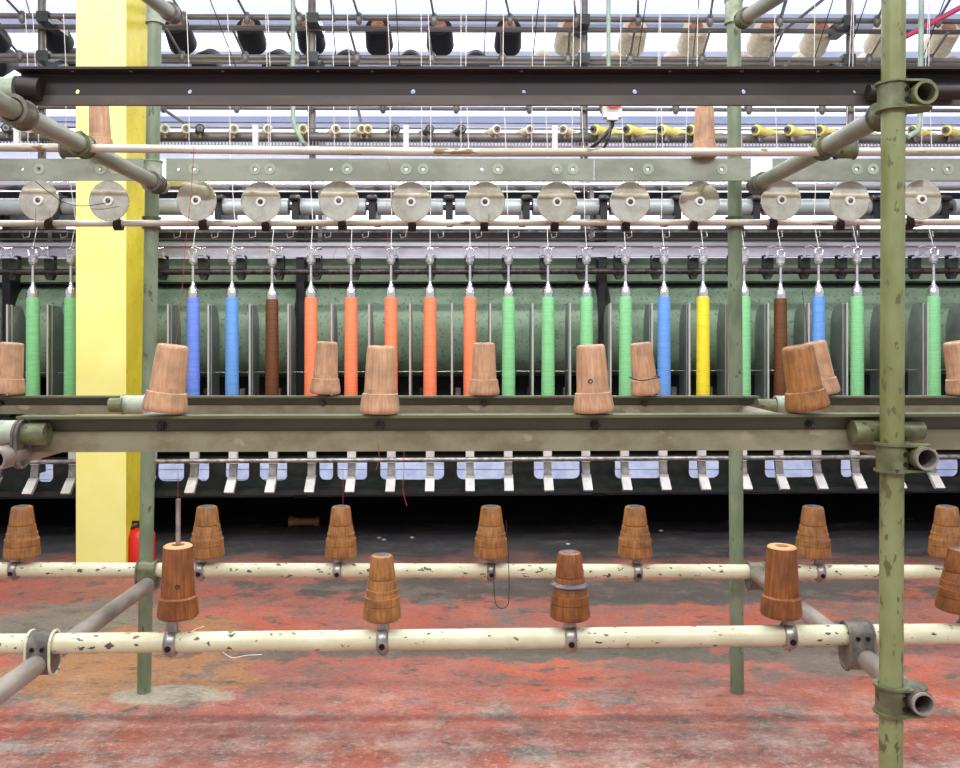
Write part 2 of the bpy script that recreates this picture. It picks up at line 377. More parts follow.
# yellow pillar
M['yellow'] = mat('yellow_paint_lit', (244, 240, 148), (240, 234, 136), .45, 0, 3, chips=(120, 112, 60), chip_scale=26, chip_lo=.76)
M['yellow_side'] = mat('yellow_paint_shaded', (236, 220, 56), (222, 204, 44), .5, 0, 5, chips=(128, 116, 40), chip_scale=60, chip_lo=.68)  # paler lit front, deeper shaded side: light put into the yellows
zc = 4.87
pil = thing('pillar', 'square yellow painted pillar rising from the red floor in front of the machine', 'pillar', at(101, 565, zc))
pil['kind'] = 'structure'
xa, xb = at(76, 0, zc).x, at(126, 0, zc).x
e = .004
MBp = MB().box((xa, zc+e, 0), (xb-e, zc+.345, 4.4)); MBp.build('shaft', 'yellow_side', pil)
MB().box((xa, zc, 0), (xb, zc+e, 4.4)).build('front_face', 'yellow', pil)

# ------------------------------------------------------------------ the bobbin rack (pipe frame)
rack = thing('bobbin_rack', 'large frame of clamped green and cream steel pipes and angle iron rails', 'rack', (0, 2.5, 0))
R = .0243
ZF, ZR = 1.90, 3.125
MB().tube(at(144, 692, ZR), at(155.8, -40, ZR), R, n=28).build('post', 'post', rack)
MB().tube(at(737, 692, ZR), at(733.5, -40, ZR), R, n=28).build('post', 'post', rack)
MB().tube((.929, ZF, 0), (.937, ZF, 2.2), R, n=32).build('post', 'front_post', rack)
def pipe(name, a, b, r, m, hollow=True, n=24):
    a = Vector(a); b = Vector(b)
    if hollow: return MB().hollow(a, b, r, r*.8, n).build(name, m, rack)
    return MB().tube(a, b, r, n=n).build(name, m, rack)
# receding arms
TL = lambda Z: Vector((-1.04, Z, 1.785)); TR = lambda Z: Vector((.985+.037*(Z-1.86), Z, 1.774+.011*(Z-1.86)))
BLa, BLb = at(38, 664, 2.13), at(147, 585, 2.955)
BL = lambda Z: BLa.lerp(BLb, (Z-2.13)/(2.955-2.13)); BR = lambda Z: Vector((.976+.021*(Z-1.86), Z, .483-.019*(Z-1.86)))
ML_ = lambda Z: Vector((-.985, Z, .997)); MR_ = lambda Z: Vector((.983, Z, 1.0))
pipe('side_arm', TL(1.86), TL(3.08), R, 'arm_green'); pipe('side_arm', TR(1.86), TR(3.08), R, 'arm_green')
pipe('side_arm', BL(1.86), BL(2.955), R, 'arm'); pipe('side_arm', BR(1.85), BR(2.955), R, 'arm')
pipe('side_arm', ML_(1.86), ML_(3.08), R, 'arm'); pipe('side_arm', MR_(1.85), MR_(3.08), R, 'arm')
# arms at the very top going forward and up
pipe('side_arm', at(174, 16, 3.03), at(108, -34, 2.5), .0243, 'arm_green'); pipe('side_arm', at(742, 20, 3.03), at(806, -22, 2.6), .0243, 'arm_green')
# cream cross pipes
def cream_y(px): return 644-10.5*px/960
CF = lambda px: at(px, cream_y(px), 2.15)
CR = lambda px: at(px, 569.5+2.7*px/960, 3.0)
pipe('cross_pipe', CF(-300), CF(1400), .0243, 'cream', False, 28)
pipe('cross_pipe', CR(-300), CR(1400), .0243, 'cream', False, 28)
# whitened rod across the top and thin rod that carries the discs
pipe('cross_rod', at(-260, 144.5, 2.42), at(480, 152.5, 2.42), .0115, 'whiterod', False); pipe('cross_rod', at(480, 152.5, 2.42), at(1350, 151, 2.42), .0115, 'whiterod', False)
DR = lambda px: at(px, 223.5-1.2*px/960, 3.08)
pipe('cross_rod', DR(-300), DR(1350), .0115, 'whiterod', False)
# angle iron rails: flange on top towards the viewer, web dark with painted flange shade, lighter lower band
def angle_rail(px0, px1, y_top, y_fold, y_bot, Z, m1, m2, fl=.04, slope=0.0, webholes=(), flholes=(), hr=.0045):
    a = at(px0, y_top, Z); b = at(px1, y_top+slope*(px1-px0), Z)
    U = (b-a).normalized(); L = (b-a).length; V = Vector((0, 0, 1)); N = Vector((0, 1, 0))
    k = Z/F; h1 = (y_fold-y_top)*k; h2 = (y_bot-y_top)*k; xx = lambda px: (px-px0)*k
    ph = thing  # noqa
    mb = MB()
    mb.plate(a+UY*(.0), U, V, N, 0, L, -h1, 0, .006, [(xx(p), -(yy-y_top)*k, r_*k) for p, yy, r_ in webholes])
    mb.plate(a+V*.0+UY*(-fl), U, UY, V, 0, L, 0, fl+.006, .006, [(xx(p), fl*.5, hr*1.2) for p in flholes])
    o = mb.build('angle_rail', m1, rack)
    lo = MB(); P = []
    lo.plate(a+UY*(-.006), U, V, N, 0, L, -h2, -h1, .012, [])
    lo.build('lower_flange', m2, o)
    return o
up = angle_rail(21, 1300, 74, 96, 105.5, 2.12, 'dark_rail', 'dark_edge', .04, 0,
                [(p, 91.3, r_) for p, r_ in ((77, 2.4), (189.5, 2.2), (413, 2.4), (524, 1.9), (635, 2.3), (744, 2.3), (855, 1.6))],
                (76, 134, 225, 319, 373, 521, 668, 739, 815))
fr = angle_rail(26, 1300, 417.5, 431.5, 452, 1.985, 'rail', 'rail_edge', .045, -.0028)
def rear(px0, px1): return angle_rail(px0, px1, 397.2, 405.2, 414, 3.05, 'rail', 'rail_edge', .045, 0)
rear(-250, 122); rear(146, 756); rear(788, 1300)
# bolts under the flanges
def hexnut(c, d, r, t, m, parent, name='bolt'):
    mb = MB(); c = Vector(c); d = Vector(d).normalized(); mb.lathe(c, d, [(0, r*1.45), (t*.3, r*1.45), (t*.3, r), (t, r)], 6)
    mb.lathe(c+d*t, d, [(0, r*.55), (t*.6, r*.5)], 10)
    return mb.build(name, m, parent)
for px in (162, 380, 595, 810): hexnut(at(px, 426.5-.0028*px, 1.985)-UY*.0, (0, -1, 0), .0085, .012, 'bolt', fr)
for px in (1, 323, 484, 644): hexnut(at(px, 403.5, 3.05), (0, -1, 0), .009, .012, 'bolt', rack)
# flat bars with holes
def flat_bar(px0, px1, holes, wash):
    Z = 3.0; k = Z/F; ym = 169.5
    a = at(px0, ym, Z); mb = MB().plate(a, UX, UZ, UY, 0, (px1-px0)*k, -11*k, 11*k, .008, [((p-px0)*k, 0.5*k, 1.5*k) for p in holes])
    o = mb.build('flat_bar', 'flat', rack)
    for p in wash:
        c = at(p, ym-.5, Z); MB().hollow(c-UY*.002, c+UY*.001, 5.6*k, 2.3*k, 24).build('washer', 'washer', o)
flat_bar(-250, 143, (22, 39, 99, 114), (39, 101, 115)); flat_bar(166, 594, (178, 194, 255, 270, 331, 347, 406, 423, 482, 498, 557, 573), (194, 255, 270, 347, 406, 423, 498, 557, 573))
flat_bar(594.6, 751, (632, 648, 722), (648, 722)); flat_bar(773, 1300, (796, 857, 873, 933, 948), (857, 873, 948))
# ---- fittings
def sleeve(c, d, r, L, m, parent=None, rims=True, screws=(), name='clamp', rimr=.003):
    c = Vector(c); d = Vector(d).normalized(); mb = MB(); h = L/2
    mb.lathe(c-d*h, d, [(0, r-.006), (0, r), (L, r), (L, r-.006)], 28, False, False)
    if rims: mb.lathe(c-d*h, d, [(0, r), (0, r+rimr), (.005, r+rimr), (.005, r)], 28, False, False); mb.lathe(c+d*(h-.005), d, [(0, r), (0, r+rimr), (.005, r+rimr), (.005, r)], 28, False, False)
    o = mb.build(name, m, parent or rack)
    for off, dr in screws:
        dr = Vector(dr).normalized(); p = c+d*off+dr*(r-.001)
        s = MB(); s.hollow(p, p+dr*.003, .0052, .0028, 14); s.tube(p-dr*.001, p+dr*.0006, .003, n=10); s.build('set_screw', 'hole', o)
    return o
def cross_clamp(pa, da, pb, db, m, La=.06, Lb=.06, screws=(), rimm=None, ra=R, rb=R):
    """two sleeves joined by a neck: one round pipe a, one round pipe b"""
    pa = Vector(pa); pb = Vector(pb); o = sleeve(pa, da, ra+.006, La, m, rack, True, screws)
    mb = MB(); db = Vector(db).normalized()
    mb.lathe(pb-db*Lb/2, db, [(0, rb-.003), (0, rb+.005), (Lb, rb+.005), (Lb, rb-.003)], 28, False, False)
    mb.build('clamp_socket', rimm or m, o)
    return o
def ubracket(pc, axis, r, W, drop, m, screws=(), rimm=None, pb=None):
    """strap folded over pipe (axis) whose cheeks hang down to a second pipe"""
    pc = Vector(pc); axis = Vector(axis).normalized(); n = 20; prof = []
    side = axis.cross(UZ).normalized(); dirv = (Vector(pb)-pc) if pb is not None else -UZ*drop
    dn = dirv.normalized(); dn = (dn-axis*dn.dot(axis)).normalized(); sd = axis.cross(dn).normalized(); Ld = dirv.dot(dn)
    out = []; inn = []; ro = r+.007
    for i in range(n+1):
        a = PI*i/n; out.append(pc+sd*(ro*math.cos(a))-dn*(ro*math.sin(a)))
    for i in range(n+1):
        a = PI*i/n; out.append(pc+dn*Ld-sd*(ro*math.cos(a))+dn*(ro*math.sin(a)))
    mb = MB().prism([p-axis*W/2 for p in out], axis*W, True)
    o = mb.build('clamp', m, rack)
    rm = MB()
    for sg in (-1, 1):
        pts = [p+axis*sg*W/2 for p in out]+[out[0]+axis*sg*W/2]; rm.path(pts, .0035, 8)
    rm.build('clamp_rim', rimm or m, o)
    for px_, pz in screws:
        p = pc+axis*px_+sd*(-ro if (sd.y > 0) else ro)+dn*pz; q = p+Vector((0, -.003, 0)); s = MB(); s.hollow(p+UY*.002, q, .0055, .003, 14); s.tube(p+UY*.001, p-UY*.0006, .0033, n=10); s.build('set_screw', 'hole', o)
    return o
# front post: three couplers with the hollow arm ends showing beside them
FX = lambda z: .929+.008*z/2.2
for zc_, arm, pal in ((at(892, 97, ZF).z, TR, 'fitting'), (at(892, 457, ZF).z, MR_, 'fitting'), (at(890, 698, ZF).z, BR, 'fitting')):
    c = Vector((FX(zc_), ZF, zc_)); o = sleeve(c, UZ, R+.0075, .062, pal, rack, True, [(.009, (.45, -.9, 0)), (-.012, (.45, -.9, 0))], rimr=.005)
    for k in (-1, 1):    # ears that reach the arm
        z = zc_+k*.027; pts = []; r1 = R+.011; ce = arm(1.9)
        a0 = Vector((c.x, ZF, z)); a1 = Vector((ce.x-.006, ZF, z))
        pts = [a0+Vector((0, -r1, 0))]+[a1+Vector((r1*math.sin(t), -r1*math.cos(t), 0)) for t in [PI*i/10 for i in range(11)]]+[a0+Vector((0, r1, 0))]
        MB().prism([p-UZ*.002 for p in pts], UZ*.0045).build('clamp_ear', pal, o)
    pe = arm(1.86); MB().hollow(pe-UY*.002, pe+UY*.06, R+.0015, R*.80, 28).build('clamp_socket', 'fitting_grey' if arm is BR else pal, o)
# bottom left / right clamps on the front cream pipe
pcf = CF(43); ubracket(pcf, UX, R, .058, .06, 'fitting_grey', [(-.012, .005), (.012, .005)], 'cream', BL(2.15))
pcf = CF(857); ubracket(pcf, UX, R, .058, .06, 'fitting_grey', [(-.012, .0), (.012, .0)], None, BR(2.15))
ubracket(CR(148), UX, R, .062, .03, 'fitting', (), 'fitting_grey', CR(148)-UZ*.03)
ubracket(CR(756), UX, R, .05, .03, 'fitting', (), 'fitting_grey', CR(756)-UZ*.03)
# clamps joining the white rod to the top arms
ubracket(at(72, 150, 2.42), UX, .0135, .05, .04, 'fitting', (), 'fitting_grey', at(72, 150, 2.42)+UZ*.03)
ubracket(at(845, 151, 2.42), UX, .0135, .05, .04, 'fitting', (), 'fitting_grey', at(845, 151, 2.42)+UZ*.03)
for sgn, arm in ((1, TL), (1, TR)): sleeve(arm(2.42), UY, R+.006, .05, 'fitting', rack)
# top left end: big pale sleeve, stub that carries the dark rail
sleeve(TL(2.07), UY, R+.01, .06, 'fitting_grey', rack); sleeve(at(8, 91, 2.12), UX, R+.008, .05, 'fitting_pale', rack)
pipe('rail_stub', at(20, 87, 2.10), at(41, 89, 2.10), .026, 'dark_rail', False)
sleeve(TR(2.05), UY, R+.008, .06, 'fitting', rack); pipe('rail_stub', at(868, 92, 2.09), at(960, 92, 2.09), .018, 'dark_rail', False)
# middle left end
sleeve(at(4, 433, 1.95), UX, R+.004, .085, 'fitting_pale', rack, True); pipe('rail_stub', at(22, 434, 1.95), at(47.5, 434, 1.95), .0245, 'fitting', False)
ubracket(at(21, 436, 1.94), UX, R+.002, .008, .05, 'fitting_grey', (), None, at(21, 452, 1.94))
# middle right end
pipe('rail_stub', at(852, 432, 1.95), at(878, 432, 1.95), .027, 'fitting', False); sleeve(at(883, 432, 1.96), UX, R+.01, .02, 'fitting_pale', rack, False)
pipe('rail_stub', at(900, 430, 1.96), at(922, 430, 1.96), .021, 'fitting', False)
# rear rail joints
pipe('rail_stub', at(110, 405, 2.96), at(123, 405, 2.96), .024, 'fitting', False); sleeve(at(134.5, 404.5, 2.98), UX, .032, .08, 'fitting_pale', rack, True)
pipe('rail_stub', at(757, 406, 2.96), at(775, 406, 2.96), .024, 'fitting', False); sleeve(at(781, 404.5, 2.98), UX, .030, .04, 'fitting_pale', rack, False)
# collars on the rear posts
def postx(px_top, px_bot, y): return px_top+(px_bot-px_top)*(y+40)/732
for (a, b) in ((155.8, 144), (733.5, 737)):
    for y, hgt, mm in ((12, .085, 'fitting_pale'), (223, .042, 'fitting'),):
        sleeve(at(postx(a, b, y), y, ZR), UZ, R+.006, hgt, mm, rack, True, [(0, (-.3, -1, 0))] if y > 100 else ())
sleeve(at(153, 175, ZR), UZ, R+.008, .10, 'fitting_pale', rack); sleeve(TL(2.99), UY, R+.007, .07, 'fitting_grey', rack)
sleeve(TR(3.02), UY, R+.007, .07, 'fitting_grey', rack)
sleeve(at(171, 13, 3.0), at(108, -34, 2.5)-at(174, 16, 3.03), R+.005, .05, 'fitting_grey', rack); sleeve(at(745, 18, 3.0), at(806, -22, 2.6)-at(742, 20, 3.03), R+.005, .04, 'fitting', rack)
# floor flanges
# peg clamps on the cream pipes
def peg_clamp(c, k, lean=0):
    """ring round the pipe with a stem upward; k = metres per photo pixel there"""
    c = Vector(c); r = R+.005; mb = MB()
    prof = [(-.017, r-.004), (-.017, r-.001), (-.012, r+.003), (0, r+.0045), (.012, r+.003), (.017, r-.001), (.017, r-.004)]; prof = [(a*.82, c_) for a, c_ in prof]
    mb.lathe(c, UX, prof, 24, False, False)
    mb.tube(c+UZ*(R), c+UZ*(R+.03), .016, .013, n=16); mb.tube(c-UZ*(R+.003), c-UZ*(R+.012), .010, .008, n=14)
    o = mb.build('peg_clamp', 'steel', rack)
    p = c+Vector((.0, -(r+.0035), -.006)); s = MB(); s.hollow(p+UY*.003, p-UY*.003, .0075, .004, 16); s.tube(p+UY*.002, p-UY*.001, .0042, n=10); s.build('set_screw', 'hole', o)

# ------------------------------------------------------------------ bobbins
def bobbin_step():
    """stepped wooden bobbin, unit height 1, base radius about .27"""
    t = thing('wooden_bobbin', '', 'bobbin')
    MB().lathe((0, 0, 0), UZ, [(0, .12), (0, .25), (.02, .268), (.05, .27), (.22, .258), (.225, .246), (.235, .246), (.24, .256), (.30, .252), (.33, .256), (.36, .250), (.365, .238), (.375, .236),
                               (.43, .226), (.435, .230), (.475, .228), (.48, .216), (.50, .214), (.60, .202), (.625, .197), (.628, .178), (.642, .178)], 36).build('body', 'wood', t)
    MB().lathe((0, 0, 0), UZ, [(.638, .17), (.642, .188), (.66, .19), (.95, .160), (.985, .150), (1.0, .125)], 36).build('neck', 'wood', t)
    MB().lathe((0, 0, 0), UZ, [(.99, .1), (1.01, .09), (1.02, .05)], 20).build('cap', 'cap', t)
    return t
def bobbin_tall(m='wood_red', hole=False):
    t = thing('wooden_bobbin', '', 'bobbin')
    MB().lathe((0, 0, 0), UZ, [(0, .12), (0, .235), (.012, .25), (.03, .257), (.06, .257), (.25, .236), (.262, .240), (.278, .238), (.283, .226), (.30, .214)], 36).build('collar', m, t)
    MB().lathe((0, 0, 0), UZ, [(.30, .212), (.45, .206), (.97, .182), (.975, .181)], 36).build('body', m, t)
    MB().lathe((0, 0, 0), UZ, [(.972, .181), (.99, .172), (1.0, .158), (1.0, .085), (.93, .08)], 32, False, True).build('rim', 'wood_top', t)
    return t
def bobbin_pale(hole=False, m='wood_pale'):
    t = thing('wooden_bobbin', '', 'bobbin')
    MB().lathe((0, 0, 0), UZ, [(0, .12), (0, .268), (.015, .283), (.05, .292), (.10, .289), (.27, .262), (.285, .262), (.292, .252), (.298, .236), (.36, .232)], 36).build('collar', m, t)
    MB().lathe((0, 0, 0), UZ, [(.355, .231), (.5, .226), (.93, .206), (.97, .20), (.992, .186), (1.0, .165), (1.0, .07), (.96, .06)], 36).build('body', m, t)
    if hole:
        c = Vector((-.06, -.216, .47)); MB().hollow(c+UY*.02, c-UY*.012, .034, .022, 14).build('eyelet', 'bolt', t)
    return t
GP = 'wooden bobbins on the rack'
def put(proto, label, base, top, Z, wpx, wunit, m=None, group=None, Zt=None, first=None):
    """base / top pixel centres, width of the widest part in pixels"""
    o = proto if not proto.get('label') else copy_tree(proto)
    b = at(base[0], base[1]-(1.4 if base[1] < 500 else 3.6), Z); t = at(top[0], top[1]-.4, Zt or Z); d = t-b; h = d.length
    o['label'] = label; o['group'] = group or GP; o.location = b
    s = wpx/F*Z/(2*wunit); o.scale = (s, s, h)
    q = UZ.rotation_difference(d); o.rotation_mode = 'QUATERNION'; o.rotation_quaternion = q
    if m:
        for c in o.children:
            if c.name.split('.')[0] in ('body', 'collar', 'neck'): c.material_slots[0].link = 'OBJECT'; c.material_slots[0].material = M[m]
    return o
st = bobbin_step(); g1 = 'stepped wooden bobbins on the rear cream pipe'
for px, lab in ((22, 'stepped wooden bobbin on the rear cream pipe left of the yellow pillar'), (207, 'stepped wooden bobbin on the rear cream pipe just right of the yellow pillar'),
                (341, 'stepped wooden bobbin on the rear cream pipe, third from the left end'), (491, 'stepped wooden bobbin on the rear cream pipe with a looped wire hanging under it'),
                (635, 'stepped wooden bobbin on the rear cream pipe left of the rear right post'), (813, 'stepped wooden bobbin on the rear cream pipe between the rear and front green posts'),
                (947, 'stepped wooden bobbin at the right end of the rear cream pipe')):
    put(st, lab, (px, 559.5), (px, 506.5), 3.0, 34.5 if px != 341 else 32, .27, group=g1)
    peg_clamp(CR(px-7 if px < 100 else px-6 if px < 250 else px-3 if px < 400 else px+(0 if px < 600 else 2 if px < 700 else 6)), 3.0/F)
g2 = 'stepped wooden bobbins on the front cream pipe'
put(st, 'stepped wooden bobbin on the front cream pipe, next right of the rod-bearing one', (382, 622), (382, 555), 2.15, 38, .27, group=g2)
put(st, 'dark glossy stepped wooden bobbin on the front cream pipe wearing a grey ring', (570, 621), (569.5, 552), 2.15, 40, .27, 'wood_red', g2)
put(st, 'reddish stepped wooden bobbin on the front cream pipe cut off by the right picture edge', (957, 614), (961, 549), 2.15, 40, .27, 'wood_red', g2)
tall = bobbin_tall(); g3 = 'tall plain wooden bobbins on the front cream pipe'
put(tall, 'tall dark wooden bobbin on the front cream pipe with a pale rod standing in it', (178, 620), (178, 545), 2.15, 40.5, .257, group=g3)
put(tall, 'tall dark wooden bobbin with bare top right of centre on the front pipe', (781, 619), (782, 546), 2.15, 40.5, .257, group=g3)
for o_ in [o for o in bpy.data.objects if o.get('label', '').startswith('tall dark wooden bobbin on')]:
    c_ = Vector((.055, -.196, .47)); e_ = MB().hollow(c_+UY*.02, c_-UY*.012, .030, .018, 14).build('eyelet', 'bolt'); e_.parent = o_; e_.location = (0, 0, 0); e_['label'] = 'dark metal eyelet'
for px in (172, 383, 570, 788, 966): peg_clamp(CF(px), 2.15/F)
# the ring and the rod
c = at(569.7, 583.5, 2.15); tag(MB().lathe(c-UZ*.005, UZ, [(0, .03), (0, .044), (.004, .047), (.010, .040), (.012, .03)], 32).build('rubber_ring', mat('grey_rubber', (84, 86, 92), None, .35), origin=c),
    'grey ring slipped over the dark bobbin on the front cream pipe', 'ring')
c = at(178, 546, 2.15); tag(MB().tube(c-UZ*.02, at(178.3, 499, 2.15), .0058, n=14).build('spindle_rod', 'steel', origin=c), 'thin pale upright rod standing in the tall dark bobbin by the pillar', 'rod')
pb = bobbin_pale(); g4 = 'pale wooden bobbins standing on the front angle rail'; g5 = 'pale wooden bobbins standing on the rear angle rail'
put(pb, 'dusty wooden bobbin leaning right on the front angle rail before the rear left post', (164.5, 412.5), (173, 345), 1.965, 44, .292, group=g4)
put(pb, 'upright wooden bobbin on the front angle rail before the orange yarn spindles', (379.8, 414.5), (381, 346), 1.965, 40, .292, group=g4)
put(pb, 'wooden bobbin leaning left on the front angle rail near the front green post', (808, 410.5), (797, 346), 1.965, 43, .292, 'wood', group=g4)
pbh = bobbin_pale(True, 'wood_pale')
put(pbh, 'upright orange-brown wooden bobbin with a dark eyelet on the front angle rail', (594, 413.5), (590.5, 345), 1.965, 40.5, .292, group=g4)
for b, t, wpx, lab in (((8, 394.5), (12, 343), 32, 'dusty wooden bobbin on the rear angle rail left of the yellow pillar'),
                       ((325, 395), (327, 342), 30.5, 'dusty wooden bobbin on the rear angle rail left of the upright front bobbin'),
                       ((484, 396), (484, 343), 31, 'dusty wooden bobbin on the rear angle rail by the last orange spindle'),
                       ((646.5, 396), (640.5, 343), 30, 'dusty wooden bobbin on the rear angle rail with a wire twisted round it'),
                       ((825, 395), (815, 342), 30, 'wooden bobbin on the rear angle rail mostly hidden behind a leaning bobbin'),
                       ((964, 394), (955, 342), 32, 'wooden bobbin on the rear angle rail cut off by the right edge')):
    put(pb, lab, b, t, 3.03, wpx, .292, group=g5)
g6 = 'wooden bobbins at the top of the rack'
put(pb, 'dusty wooden bobbin above the flat bar in front of the yellow pillar', (101, 159), (98.5, 95), 2.99, 26, .292, group=g6)
put(pb, 'pale orange wooden bobbin above the flat bar by the rear right post', (704, 159), (704.5, 107), 2.99, 26, .292, group=g6)
# wires
def wire(name, pts, r, m, lab, cat, group=None, n=6):
    # smooth the points with Catmull-Rom
    P = [Vector(p) for p in pts]; out = []
    if len(P) > 2:
        Q = [P[0]]+P+[P[-1]]
        for i in range(1, len(Q)-2):
            for k in range(6):
                t = k/6; a, b, c_, d = Q[i-1], Q[i], Q[i+1], Q[i+2]
                out.append(.5*((2*b)+(c_-a)*t+(2*a-5*b+4*c_-d)*t*t+(3*b-a-3*c_+d)*t**3))
        out.append(P[-1])
    else: out = P
    o = MB().path(out, r, n).build(name, m, origin=P[0]); return tag(o, lab, cat, group)
wire('wire_loop', [at(499, 562, 2.96), at(494, 568, 2.96), at(495, 600, 2.96), at(500, 608, 2.96), at(507, 606, 2.96), at(509, 595, 2.96), at(508.5, 560, 2.96), at(506, 520, 2.96)], .0014, 'darkthread', 'thin dark wire bent into a long loop hanging from the rear cream pipe', 'wire')
wire('twisted_wire', [at(629, 377, 2.94), at(640, 380.5, 2.92), at(652, 379, 2.92), at(660, 377, 2.95), at(655, 376, 3.0)], .002, 'darkthread', 'dark wire twisted round the leaning bobbin on the rear rail', 'wire')
wire('hanging_wire', [at(35, 181, 2.94), at(50, 193, 2.94), at(66, 203, 2.94), at(84, 206, 2.94), at(106, 203, 2.94)], .0014, 'darkthread', 'thin dark wire sagging between the two leftmost discs', 'wire')

# ------------------------------------------------------------------ guide discs
k3 = 3.0/F
def make_disc():
    t = thing('guide_disc', '', 'disc')
    MB().lathe((0, 0, 0), -UY, [(-.003, 20*k3*.97), (-.003, 20*k3), (0.0, 20.2*k3), (.002, 19.6*k3), (.002, 5.5*k3)], 48, True, True).build('disc_face', 'disc', t)
    o = MB().hollow((0, -.001, 0), (0, -.010, 0), 4.6*k3, 2.6*k3, 24).build('hub', 'white', t)
    MB().lathe((0, -.003, 0), -UY, [(0, 2.7*k3), (.004, 2.6*k3), (.009, .9*k3)], 16).build('hub_pin', 'cap', o)
    b = MB(); b.tube((0, .001, 0), (0, .075, -.002), .010, n=14); b.box((-.008, .055, -.078), (.008, .078, .004)); b.tube((-.014, .08, -.076), (.014, .08, -.076), .019, n=18)
    b.build('bracket', 'black', t)
    return t
dd = make_disc()
names = ['at the left edge beside the yellow pillar', 'in front of the yellow pillar with tangled thread on it', 'just right of the rear left post', 'with brown stains above the brown yarn spindle',
         'of pale clean metal above the first orange spindles', 'brown stained, above the middle orange spindles', 'at the centre above the last orange spindle', 'above the second and third green spindles',
         'above the gap left of the blue and yellow spindles', 'with dark scribbles left of the rear right post', 'just right of the rear right post', 'left of the front green post with a wire on its hub', 'right of the front green post']
for i, (x, y) in enumerate(((39, 200.5), (109, 201), (196.5, 200.5), (261, 202), (339, 201), (411, 202), (485, 202), (557, 202), (630, 202), (699.5, 201.5), (781, 200), (849.5, 201), (921, 199.5))):
    o = dd if i == 0 else copy_tree(dd); o.location = at(x, y, 3.0); o['label'] = 'round metal disc '+names[i]; o['group'] = 'metal discs along the rack'
    o.rotation_euler = (math.radians(random.uniform(3.2, 3.6)), math.radians(random.uniform(-6, 6)), math.radians(random.uniform(-.4, .4)))
    for c in o.children:
        if c.name.startswith('bracket'): c.rotation_euler = (0, -o.rotation_euler[1], 0)

# ------------------------------------------------------------------ the spinning machine
ZM = 5.3; km = ZM/F
mach = thing('spinning_machine', 'long green textile spinning machine with rollers, rails and bright levers behind the rack', 'machine', (0, 5.8, 0))
def mbox(px0, px1, y0, y1, Z0, Z1, name, m, parent=None):
    return MB().hexa(px0, px1, y0, y1, Z0, Z1).build(name, m, parent or mach)
def mtube(px0, px1, y, Z, rpx, name, m, parent=None, n=16, y2=None):
    return MB().tube(at(px0, y, Z), at(px1, y if y2 is None else y2, Z), rpx/F*Z, n=n).build(name, m, parent or mach)
# drum panels (curved green sheet) in three bays
def drum(px0, px1):
    Z = 5.75; A = at(px0, 283, Z); B = at(px1, 283, Z); zt = A.z; zb = at(px0, 377, Z).z; xa = A.x; dv = B-A; Z = A.y; poly = []; n = 14
    rr = (zt-zb)/2; zc2 = (zt+zb)/2
    for i in range(n+1):
        a = PI/2+PI*i/n; poly.append(Vector((xa, Z+.12+.22*math.cos(a), zc2+rr*math.sin(a))))
    poly += [Vector((xa, Z+.5, zb)), Vector((xa, Z+.5, zt))]
    return MB().prism(poly, dv, True).build('drum', 'mgreen', mach)
drum(-320, 12); drum(14, 297); drum(307, 597); drum(609, 1300)
mbox(-320, 1300, 258, 281.5, 5.75, 6.2, 'upper_beam', 'mgreen2'); mbox(-320, 1300, 281.5, 283.5, 5.74, 6.2, 'beam_edge', 'blackpaint')
mbox(-320, 1300, 370, 462, 6.15, 6.3, 'shade_backing', 'black')  # black sheet added to stand for the shade under the drum
mbox(-320, 1300, 419, 440, 5.35, 6.1, 'spindle_rail', 'blackpaint')
for p in (6, 300, 603): mbox(p-4, p+4, 206, 480, 5.62, 6.1, 'end_frame', 'black')
for p in (297, 607, 1): mtube(p, p, 285, 5.6, .5, 'conduit', 'black', y2=420, n=8)
# sill with rounded openings to the bright aisle behind
Zs = 5.5; ks = Zs/F
def sill():
    y0, y1 = 462, 480; top = 455; bot = 492
    op = [(35, 53), (157, 184), (196, 209), (225, 249), (259, 287), (319, 333), (337, 367), (380, 444), (457, 506), (534, 580), (615, 662), (689, 720), (765, 817), (841, 856), (930, 960)]
    a = at(-120, top, Zs); mb = MB()
    def b(px0, px1, q0, q1):
        mb.hexa(px0, px1, q0, q1, Zs, Zs+.03)
    b(-320, 1300, top, y0); b(-320, 1300, y1, bot); x = -320
    for o0, o1 in op:
        b(x, o0, y0, y1); x = o1
        for cx_, sx_ in ((o0, 1), (o1, -1)):     # rounded lower corners
            rr = 6; pts = [at(cx_, y1, Zs)]+[at(cx_+sx_*(rr-rr*math.cos(t)), y1-rr+rr*math.sin(t), Zs) for t in [PI/2*i/6 for i in range(6, -1, -1)]]
            mb.prism(pts, (0, .03, 0))
    b(x, 1300, y0, y1); return mb.build('sill_plate', 'blackpaint', mach)
sill()
mbox(-320, 1300, 489, 494, 5.35, 5.6, 'sill_foot', 'blackpaint')
mtube(-320, 1300, 459.5, 5.25, 2.4, 'brake_rod', 'steel')
mbox(-320, 1300, 496, 521, 6.0, 6.5, 'shade_plate', 'shade_black')  # plate added to block light and blacken the gap under the machine
for p in (-10, 300, 600, 905): mbox(p-6, p+6, 480, 497, 5.85, 6.05, 'machine_foot', 'black')
for p in (-10, 300, 600, 905): mbox(p-9, p+9, 521, 546.5, 6.05, 6.2, 'machine_foot', 'black')
